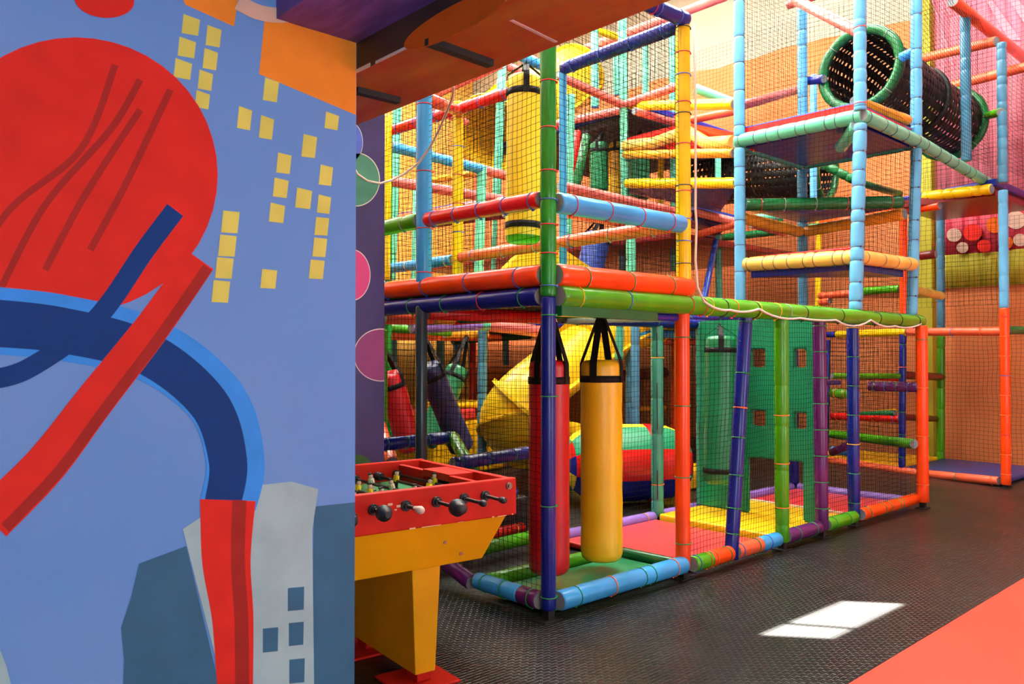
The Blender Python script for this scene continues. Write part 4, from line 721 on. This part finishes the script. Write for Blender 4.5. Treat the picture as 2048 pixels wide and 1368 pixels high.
# ------------------------------------------------------------------ yellow tube slides
def slide(name, label, pts, rs, seam_a=0.0, mouth=(True, True), n=30):
    t = empty(name, pts[0], label, 'slide'); P = [Vector(p) for p in pts]
    S = []; RR = []
    for i in range(len(P) - 1):
        p0, p1, p2, p3 = P[max(i - 1, 0)], P[i], P[i + 1], P[min(i + 2, len(P) - 1)]
        for k in range(6 + (i == len(P) - 2)):
            u = k / 6; S.append(0.5 * (2 * p1 + (p2 - p0) * u + (2 * p0 - 5 * p1 + 4 * p2 - p3) * u * u + (3 * p1 - p0 - 3 * p2 + p3) * u ** 3)); RR.append(rs[i] + (rs[min(i + 1, len(rs) - 1)] - rs[i]) * u)
    def ring(i, r):
        d = (S[min(i + 1, len(S) - 1)] - S[max(i - 1, 0)]).normalized(); a = d.cross(Vector((0, 0, 1))); a = a.normalized() if a.length > .05 else Vector((1, 0, 0)); c = a.cross(d)
        return [S[i] + (a * math.cos(2 * PI * k / n + seam_a) + c * math.sin(2 * PI * k / n + seam_a)) * r for k in range(n)], a, c, d
    outer = [ring(i, RR[i])[0] for i in range(len(S))]; inner = [ring(i, RR[i] - .012)[0] for i in range(len(S))]
    for nm, lo, hi in (('upper_shell', 0, n // 2), ('lower_shell', n // 2, n)):
        mb = MB(); m = hi - lo + 1; b = 0
        for ri in range(len(S)): mb.v += [tuple(outer[ri][(lo + k) % n]) for k in range(m)] + [tuple(inner[ri][(lo + k) % n]) for k in range(m)]
        w_ = 2 * m
        for ri in range(len(S) - 1):
            for k in range(m - 1):
                o1 = ri * w_ + k; mb.face([o1, o1 + 1, o1 + w_ + 1, o1 + w_], 0, True); i1 = o1 + m; mb.face([i1, i1 + w_, i1 + w_ + 1, i1 + 1], 0, True)
        for ri in (0, len(S) - 1):
            for k in range(m - 1): o1 = ri * w_ + k; q = [o1, o1 + m, o1 + m + 1, o1 + 1]; mb.face(q if ri == 0 else q[::-1])
        for side in (0, -(n // 2)):
            k0 = 0 if nm == 'upper_shell' and side == 0 else 0
        mb.build(nm, 'slide_yellow', t, P[0])
    # bolted flange along both seams
    for k in (0, n // 2):
        mb = MB(); rg = []
        for i in range(len(S)):
            q, a, c, d = ring(i, RR[i]); e = (q[k] - S[i]).normalized(); f = d.cross(e); rg.append([q[k] - f * .012, q[k] + e * .05 - f * .012, q[k] + e * .05 + f * .012, q[k] + f * .012])
        mb.rings(rg, 0, False); mb.build('seam_flange', 'slide_yellow', t, P[0])
    for i in [0, len(S) - 1] + list(range(12, len(S) - 6, 12)):
        q, a, c, d = ring(i, RR[i] + .022); mb = MB(); rg = []
        for k in range(n): e = (q[k] - S[i]).normalized(); rg.append([q[k] - d * .02 - e * .025, q[k] - d * .02 + e * .03, q[k] + d * .02 + e * .03, q[k] + d * .02 - e * .025])
        mb.rings(rg, 0, False, False, closed=True); mb.build('ring_flange', 'slide_yellow', t, P[0])
        if i in (0, len(S) - 1):
            for k in range(0, n, 3):
                e = (q[k] - S[i]).normalized(); m = MB(); m.box((-.009, -.009, -.026), (.009, .009, .026), 0, Matrix.Translation(q[k] + e * .01) @ d.to_track_quat('Z', 'Y').to_matrix().to_4x4()); m.build('bolt', 'steel', t, q[k])
    return t
slide('tube_slide', 'yellow tube slide curving down behind the hanging red and yellow bags', [at(1285, 628, ('y', 3.3)), at(1225, 664, ('y', 3.2)), at(1165, 704, ('y', 3.1)), at(1095, 756, ('y', 3.0)), at(1038, 806, ('y', 3.05)), at(1016, 846, ('y', 3.3)), at(1048, 876, ('y', 3.7)), at(1120, 888, ('y', 3.9)), at(1180, 905, ('y', 3.7))], [.40, .36, .33, .32, .32, .31, .31, .31, .33], seam_a=.25)
slide('tube_slide', 'yellow tube slide at the upper rear left behind the tall yellow bag', [at(1150, 152, ('y', 6.4)), at(1090, 195, ('y', 6.2)), at(1030, 240, ('y', 6.0)), at(985, 272, ('y', 5.9))], [.50, .52, .56, .60], seam_a=.5)
# flat entry sheet of the lower slide on the deck behind the front box
mb = MB(); q = [at(1000, 548, ('y', 3.0)), at(1045, 502, ('y', 3.0)), at(1130, 500, ('y', 3.0)), at(1184, 536, ('y', 3.0))]; e = Vector((.3, .5, .0)); mb.prism([p + e for p in q], q); tag(mb.build('slide_entry', 'slide_yellow', None, q[0]), 'yellow slide entry hood above the orange deck roll', 'slide')

# ------------------------------------------------------------------ black perforated crawl tunnels
def tunnel(label, pts, r, na=40, rings_=('start', 'end')):
    t = empty('crawl_tunnel', pts[0], label, 'tunnel'); P = [Vector(p) for p in pts]; S = []
    tot = sum((P[i + 1] - P[i]).length for i in range(len(P) - 1)); per = max(4, int(tot / (len(P) - 1) / .035) // 2 * 2)
    for i in range(len(P) - 1):
        p0, p1, p2, p3 = P[max(i - 1, 0)], P[i], P[i + 1], P[min(i + 2, len(P) - 1)]
        for k in range(per + (i == len(P) - 2)):
            u = k / per; S.append(0.5 * (2 * p1 + (p2 - p0) * u + (2 * p0 - 5 * p1 + 4 * p2 - p3) * u * u + (3 * p1 - p0 - 3 * p2 + p3) * u ** 3))
    mb = MB(); ang = []
    for k in range(na // 2): w0 = 4 * PI * k / na; ang += [w0, w0 + 4 * PI / na * .68]
    rgs = []
    for i in range(len(S)):
        d = (S[min(i + 1, len(S) - 1)] - S[max(i - 1, 0)]).normalized(); a = d.cross(Vector((0, 0, 1))).normalized(); c = a.cross(d)
        rr = r * (1 + .012 * math.sin(i * .8)); rgs.append([S[i] + (a * math.cos(w) + c * math.sin(w)) * rr for w in ang])
    n = len(ang)
    for q in rgs: mb.v += [tuple(p) for p in q]
    for i in range(len(S) - 1):
        for k in range(n):
            if i % 2 == 1 and k % 2 == 1: continue
            k2 = (k + 1) % n; mb.face([i * n + k, i * n + k2, (i + 1) * n + k2, (i + 1) * n + k], 0, True)
    o = mb.build('tube_wall', 'tunnel_black', t, P[0]); md = o.modifiers.new('thickness', 'SOLIDIFY'); md.thickness = .012; md.offset = 0
    if len(rings_) == 2:
        i = int(len(S) * .56); d = (S[i + 1] - S[i - 1]).normalized(); mb = MB(); torus_mb(mb, S[i], d, r + .015, .035, 40, 8); mb.build('joint_ring', 'tunnel_black', t, S[i])
    for nm, i in (('start', 0), ('end', len(S) - 1)):
        if nm in rings_:
            d = (S[min(i + 1, len(S) - 1)] - S[max(i - 1, 0)]).normalized(); mb = MB(); _, a, c = frame_of(d); rg = []
            for k in range(40):
                w = 2 * PI * k / 40; e = a * math.cos(w) + c * math.sin(w); rr = .055 * (1 - .14 * (k % 5 == 0)); rg.append([S[i] + e * (r + .02 + rr * math.cos(2 * PI * j / 10)) + d * rr * math.sin(2 * PI * j / 10) for j in range(10)])
            mb.rings(rg, 0, True, False, closed=True); mb.build('padded_ring', 'pine', t, S[i])
            for k in range(0, 40, 5):
                w = 2 * PI * k / 40; e = a * math.cos(w) + c * math.sin(w); m = MB(); torus_mb(m, S[i] + e * (r + .02), e.cross(d), .05, .004, 12, 4); m.build('cable_tie', 'tie_pale', t, S[i])
    return t
tc0 = at(1720, 138, ('y', .62))
tunnel('large black perforated crawl tunnel with green ring mouth atop the light blue tower', [tc0, tc0 + Vector((.8, .0, -.02)), tc0 + Vector((1.6, -.02, -.12)), tc0 + Vector((2.5, -.02, -.12))], .40, 44)
bpy.data.objects['tube_wall'].location.z += 0
tunnel('black perforated crawl tunnel crossing lower down behind the light blue tower', [at(1380, 366, ('k', 14.0)), at(1440, 358, ('k', 13.4)), at(1520, 348, ('k', 12.8)), at(1590, 345, ('k', 12.3)), at(1652, 340, ('k', 12.0))], .42, 44, ('end',))

# ------------------------------------------------------------------ rolling barrel
br = empty('foam_barrel', (3.1, 2.0, .02), 'large inflatable barrel striped in yellow, green, red and blue behind the mats', 'barrel')
ax = Vector((.86, -.5, 0)).normalized(); ce = at(1254, 934, ('y', 2.05)); ce.z = .405; e1 = Vector((0, 0, 1)); e2 = ax.cross(e1)
prof = [(-.66, .08), (-.65, .17), (-.61, .26), (-.53, .33), (-.42, .375), (-.25, .395), (0, .40), (.25, .395), (.42, .375), (.53, .33), (.61, .26), (.65, .17), (.66, .08)]
n = 40; cols = ['bag_sun', 'climb_green', 'red', 'navy', 'bag_sun', 'climb_green', 'red', 'navy']
mb = MB(); rg = [[ce + ax * s_ + (e1 * math.cos(2 * PI * k / n) + e2 * math.sin(2 * PI * k / n)) * r for k in range(n)] for s_, r in prof]
b0 = len(mb.v)
for q in rg: mb.v += [tuple(p) for p in q]
for i in range(len(rg) - 1):
    for k in range(n):
        k2 = (k + 1) % n; sect = int(((k + .5) / n * 8 + .6 + (0 if 2 <= i < len(rg) - 3 else 1.0)) % 8); mb.face([i * n + k, i * n + k2, (i + 1) * n + k2, (i + 1) * n + k], sect, True)
mb.face([k for k in reversed(range(n))], 2); mb.face([(len(rg) - 1) * n + k for k in range(n)], 3)
mb.build('body', cols, br)
for s_, r in ((.20, .397), (-.36, .388)):
    mb = MB(); mb.rings([[ce + ax * (s_ + dx) + (e1 * math.cos(2 * PI * k / n) + e2 * math.sin(2 * PI * k / n)) * (r + .004) for k in range(n)] for dx in (-.045, .045)], 0, True, False); mb.build('red_band', 'red', br)
tag(pad(None, 'foam_block', 'mat_yellow', [(3.95, 2.05), (5.2, 2.05), (5.2, 2.45), (3.95, 2.45)], .012, .22, .03), 'low yellow foam block on the floor right of the striped barrel', 'foam block')

# ------------------------------------------------------------------ ball pit and soft blocks at the rear left
bp_ = empty('ball_pit', (.6, 1.9, 0), 'netted ball pit with navy pipe rims behind the football table', 'ball pit')
tube(bp_, 'rim_rail', 'navy', at(905, 928, ('y', 1.42)), at(1088, 900, ('y', 1.42)), .05, ties=even(4, [G_])); tube(bp_, 'rim_rail', 'navy', at(760, 890, ('y', 1.95)), at(903, 874, ('y', 1.95)), .05, ties=even(4, [G_])); tube(bp_, 'rim_rail', 'lime', at(905, 872, ('y', 1.95)), at(948, 948, ('y', 1.42)), .05, label='lime rim pipe')
seg(bp_, 'rim_rail', 'coral', (760, 850, Yv, 2.6), (785, 925, Yv, 2.0), .05)
pad(bp_, 'base', 'black', [(.1, 1.5), (1.28, 1.5), (1.28, 4.2), (-.4, 4.2), (-.4, 2.0)], .012, .36, .03)
frame_net(bp_, (.1, 1.45, .05), (1.2, 1.45, .05), (1.2, 1.45, .74), (.1, 1.45, .7), .05, .002)
balls = []
me0 = {}
for cn in ('red', 'blue', 'yellow', 'green'):
    m = bpy.data.meshes.new('ball'); b_ = bmesh.new(); bmesh.ops.create_uvsphere(b_, u_segments=12, v_segments=8, radius=.04)
    for f in b_.faces: f.smooth = True
    b_.to_mesh(m); b_.free(); m.materials.append(MATS['ball_' + cn]); me0[cn] = m
rr = random.Random(3)
grid = []
for i in range(9):
    for j in range(22): grid.append((.22 + i * .118 + rr.uniform(-.012, .012), 1.58 + j * .118 + rr.uniform(-.012, .012)))
for (x, y) in grid:
    band_ = y + .3 * math.sin(x * 2); cn = 'blue' if band_ < 1.95 else ('red' if band_ < 2.35 else rr.choice(['yellow', 'red', 'blue', 'green']))
    o = bpy.data.objects.new('pit_ball', me0[cn]); C.objects.link(o); o.location = (x, y, .40)
    tag(o, {'blue': 'blue plastic ball in the ball pit behind the football table', 'red': 'red plastic ball in the ball pit behind the football table', 'yellow': 'yellow plastic ball in the ball pit behind the football table', 'green': 'green plastic ball in the ball pit behind the football table'}[cn], 'ball', cn + ' balls in the ball pit')
def block(name, m, a, b, label): o = pad(None, name, m, [(a[0], a[1]), (b[0], a[1]), (b[0], b[1]), (a[0], b[1])], a[2], b[2], .03); return tag(o, label, 'foam block')
p = at(905, 850, ('y', 4.9)); block('foam_block', ['mat_yellow', 'mat_yellow'], (p.x - .4, 4.75, .012), (p.x + .75, 5.6, at(905, 842, ('y', 4.9)).z), 'big yellow foam block left of the lower slide')
block('foam_block', 'mat_red', (p.x - .55, 4.78, at(905, 840, ('y', 4.9)).z + .005), (p.x + .3, 5.5, at(905, 818, ('y', 4.9)).z), 'red foam block lying on the yellow block'); 
block('foam_block', 'mat_yellow', (p.x - .2, 4.8, at(905, 818, ('y', 4.9)).z + .005), (p.x + .7, 5.5, at(905, 806, ('y', 4.9)).z), 'thin yellow foam slab on top of the red block')

# ------------------------------------------------------------------ table football
ft = empty('football_table', (-1.2, 0, 0), 'red and yellow table football with black rod handles beside the mural corner', 'football table')
HT = .92; c0 = at(1033, 955, ('z', HT)); th = math.radians(6.0)
ux = Vector((-math.cos(th), math.sin(th), 0)); uy = Vector((math.sin(th), math.cos(th), 0)); LT, WT = 1.42, .90
def TP(a, b, z): return c0 + ux * a + uy * b + Vector((0, 0, z - HT))
def tbox(mb, a0, a1, b0, b1, z0, z1, mi=0):
    q = [TP(a0, b0, z0), TP(a0, b1, z0), TP(a1, b1, z0), TP(a1, b0, z0)]; mb.prism([p for p in q][::-1], [p + Vector((0, 0, z1 - z0)) for p in q][::-1], mi)
zb = .745; wt = .035
def part(nm, m, fn, bev=0):
    mb = MB(); fn(mb); o = mb.build(nm, m, ft, c0)
    bm = bmesh.new(); bm.from_mesh(o.data); bmesh.ops.recalc_face_normals(bm, faces=bm.faces); bm.to_mesh(o.data); bm.free()
    if bev: md = o.modifiers.new('bevel', 'BEVEL'); md.width = bev; md.segments = 2
    return o
part('side_panel', 'table_red', lambda m: tbox(m, 0, LT, 0, wt, zb, HT), .006); part('side_panel', 'table_red', lambda m: tbox(m, 0, LT, WT - wt, WT, zb, HT), .006)
part('end_panel', 'table_red', lambda m: tbox(m, 0, wt, wt, WT - wt, zb, HT - .004), .004); part('end_panel', 'table_red', lambda m: tbox(m, LT - wt, LT, wt, WT - wt, zb, HT - .004), .004)
part('pitch', 'pitch_green', lambda m: tbox(m, wt, LT - wt, wt, WT - wt, .80, .815))
def goal(m):
    tbox(m, .15, .18, .06, .32, .815, .905); tbox(m, .15, .18, .58, WT - .06, .815, .905); tbox(m, .15, .18, .32, .58, .875, .905); tbox(m, wt, .15, .32, .34, .815, .905); tbox(m, wt, .15, .56, .58, .815, .905); tbox(m, wt, .18, .32, .58, .900, .912)
part('goal_box', 'table_red', goal, .003); part('goal_mouth', 'black', lambda m: tbox(m, .14, .15, .34, .56, .815, .875))
part('score_rail', 'ivory', lambda m: (tbox(m, .07, .09, .66, .83, .86, .874), tbox(m, .07, .09, .08, .25, .86, .874)))
part('edge_wear', 'wear', lambda m: [tbox(m, a, a + w_, -.0012, 0, zb + .001, zb + h_) for a, w_, h_ in ((.06, .05, .004), (.13, .012, .006), (.3, .03, .003), (.42, .1, .004), (.55, .03, .007), (.02, .008, .006))] + [tbox(m, .60 + k * .021, .612 + k * .021 + .01 * (k % 2), -.0012, 0, .86 - .012 * (k % 3), .866 - .012 * (k % 3) + .004 * (k % 2)) for k in range(5)])
def cab(m):
    q0 = [TP(.035, .03, zb), TP(LT - .035, .03, zb), TP(LT - .035, WT - .03, zb), TP(.035, WT - .03, zb)]; q1 = [TP(.13, .10, .535), TP(LT - .13, .10, .535), TP(LT - .13, WT - .10, .535), TP(.13, WT - .10, .535)]; m.prism(q1, q0)
part('cabinet', 'table_yellow', cab, .004)
for a0 in (.34, 1.0):
    def leg(m):
        q1 = [TP(a0, .135, .535), TP(a0 + .15, .135, .535), TP(a0 + .15, WT - .135, .535), TP(a0, WT - .135, .535)]; q0 = [TP(a0 + .03, .13, .05), TP(a0 + .135, .13, .05), TP(a0 + .135, WT - .13, .05), TP(a0 + .03, WT - .13, .05)]; m.prism(q0, q1)
    part('leg', 'table_yellow', leg, .004)
    for b in (.05, WT - .33): part('foot_plate', 'table_red', lambda m: (tbox(m, a0 - .06, a0 + .24, b, b + .28, 0.0, .012), tbox(m, a0 + .05, a0 + .12, b + .09, b + .19, .012, .052)), .003)
for a, z in ((.075, .885),): 
    m = MB(); m.path([TP(a - .03, .002, z), TP(a - .03, -.006, z)], .017, 16); m.path([TP(a - .03, -.006, z), TP(a - .03, -.012, z)], .009, 6); m.build('corner_bolt', 'steel', ft, c0)
for a, z in ((.36, .65), (.26, .58)):
    m = MB(); bb = .03 + (.745 - z) / .21 * .07; m.path([TP(a, bb + .003, z), TP(a, bb - .004, z)], .009, 12); m.build('screw', 'steel', ft, c0)
zr = .852; rods = [(.185, .14, 'knob'), (.30, .15, 'knob'), (.445, .16, 'grip'), (.60, .10, 'white'), (.755, .09, 'grip2'), (.93, .12, 'grip'), (1.08, .1, 'knob'), (1.24, .12, 'grip')]
for ri, (a, outl, kind) in enumerate(rods):
    m = MB(); m.path([TP(a, -outl, zr), TP(a, WT + .05, zr)], .008, 10); rod = m.build('rod', 'rod_steel', ft, c0)
    m = MB(); m.path([TP(a, .004, zr), TP(a, -.012, zr)], .024, 18); m.path([TP(a, -.012, zr), TP(a, -.026, zr)], .015, 14, rs=None); m.build('bearing', 'grey_rubber', rod, c0); m = MB(); m.path([TP(a, WT - wt + .003, zr), TP(a, WT - wt - .03, zr)], .022, 14); m.build('bearing', 'grey_rubber', rod, c0)
    m = MB(); e = -outl; 
    if kind == 'knob': m.path([TP(a, e + .02, zr), TP(a, e + .008, zr), TP(a, e - .01, zr), TP(a, e - .022, zr), TP(a, e - .026, zr)], .014, 14, rs=[.009, .014, .016, .012, .004])
    elif kind == 'white': m.path([TP(a, e + .02, zr), TP(a, e, zr), TP(a, e - .03, zr), TP(a, e - .045, zr), TP(a, e - .05, zr)], .014, 14, rs=[.009, .013, .018, .013, .004])
    elif kind == 'grip2': m.path([TP(a, e + .01, zr), TP(a, e, zr), TP(a, e - .02, zr), TP(a, e - .022, zr), TP(a, e - .034, zr), TP(a, e - .036, zr), TP(a, e - .05, zr)], .03, 18, rs=[.02, .034, .034, .026, .026, .016, .014])
    else: m.path([TP(a, e + .012, zr), TP(a, e, zr), TP(a, e - .025, zr), TP(a, e - .032, zr), TP(a, e - .05, zr), TP(a, e - .062, zr), TP(a, e - .066, zr)], .03, 18, rs=[.018, .036, .038, .026, .026, .02, .006])
    m.build('handle', 'skin_tone' if kind == 'white' else 'grey_rubber', rod, c0)
    m = MB(); m.path([TP(a, WT - wt - .06, zr), TP(a, WT - wt - .03, zr)], .02, 14); m.build('bumper', 'grey_rubber', rod, c0)
    npl = (1, 2, 3, 5, 5, 3, 2, 1)[ri]
    for k in range(npl):
        b = .12 + (WT - .24) * (k + .5) / npl + .04 * math.sin(ri * 2.3); team = ri in (0, 1, 3, 5)
        sw = Matrix.Rotation(.25 * math.sin(ri * 1.7 + k), 4, uy); o_ = TP(a, b, zr)
        def fig(m, mi):
            pass
        m = MB()
        for dz0, dz1, hw, hd, mi in ((-.034, -.004, .009, .008, 0), (-.004, .028, .014, .010, 1), (-.042, -.034, .011, .011, 2), (.048, .055, .0085, .0085, 2)):
            q = []
            for z_ in (dz0, dz1): q.append([o_ + sw @ (ux * sx * hd + uy * sy * hw + Vector((0, 0, z_))) for sx, sy in ((1, 1), (-1, 1), (-1, -1), (1, -1))])
            m.prism(q[0], q[1], mi)
        rs_ = [o_ + sw @ Vector((0, 0, z_)) for z_ in (.026, .031, .040, .048, .051)]; m.path(rs_, .01, 10, 3, rs=[.005, .010, .011, .008, .003])
        m.path([o_ + sw @ (uy * .016 + Vector((0, 0, .024))), o_ + sw @ (uy * .020 + Vector((0, 0, -.006)))], .004, 6, 1); m.path([o_ + sw @ (uy * -.016 + Vector((0, 0, .024))), o_ + sw @ (uy * -.020 + Vector((0, 0, -.006)))], .004, 6, 1)
        m.build('player', ['black' if team else 'ivory', 'bag_sun' if team else 'ivory', 'black', 'skin_tone'], rod, c0)
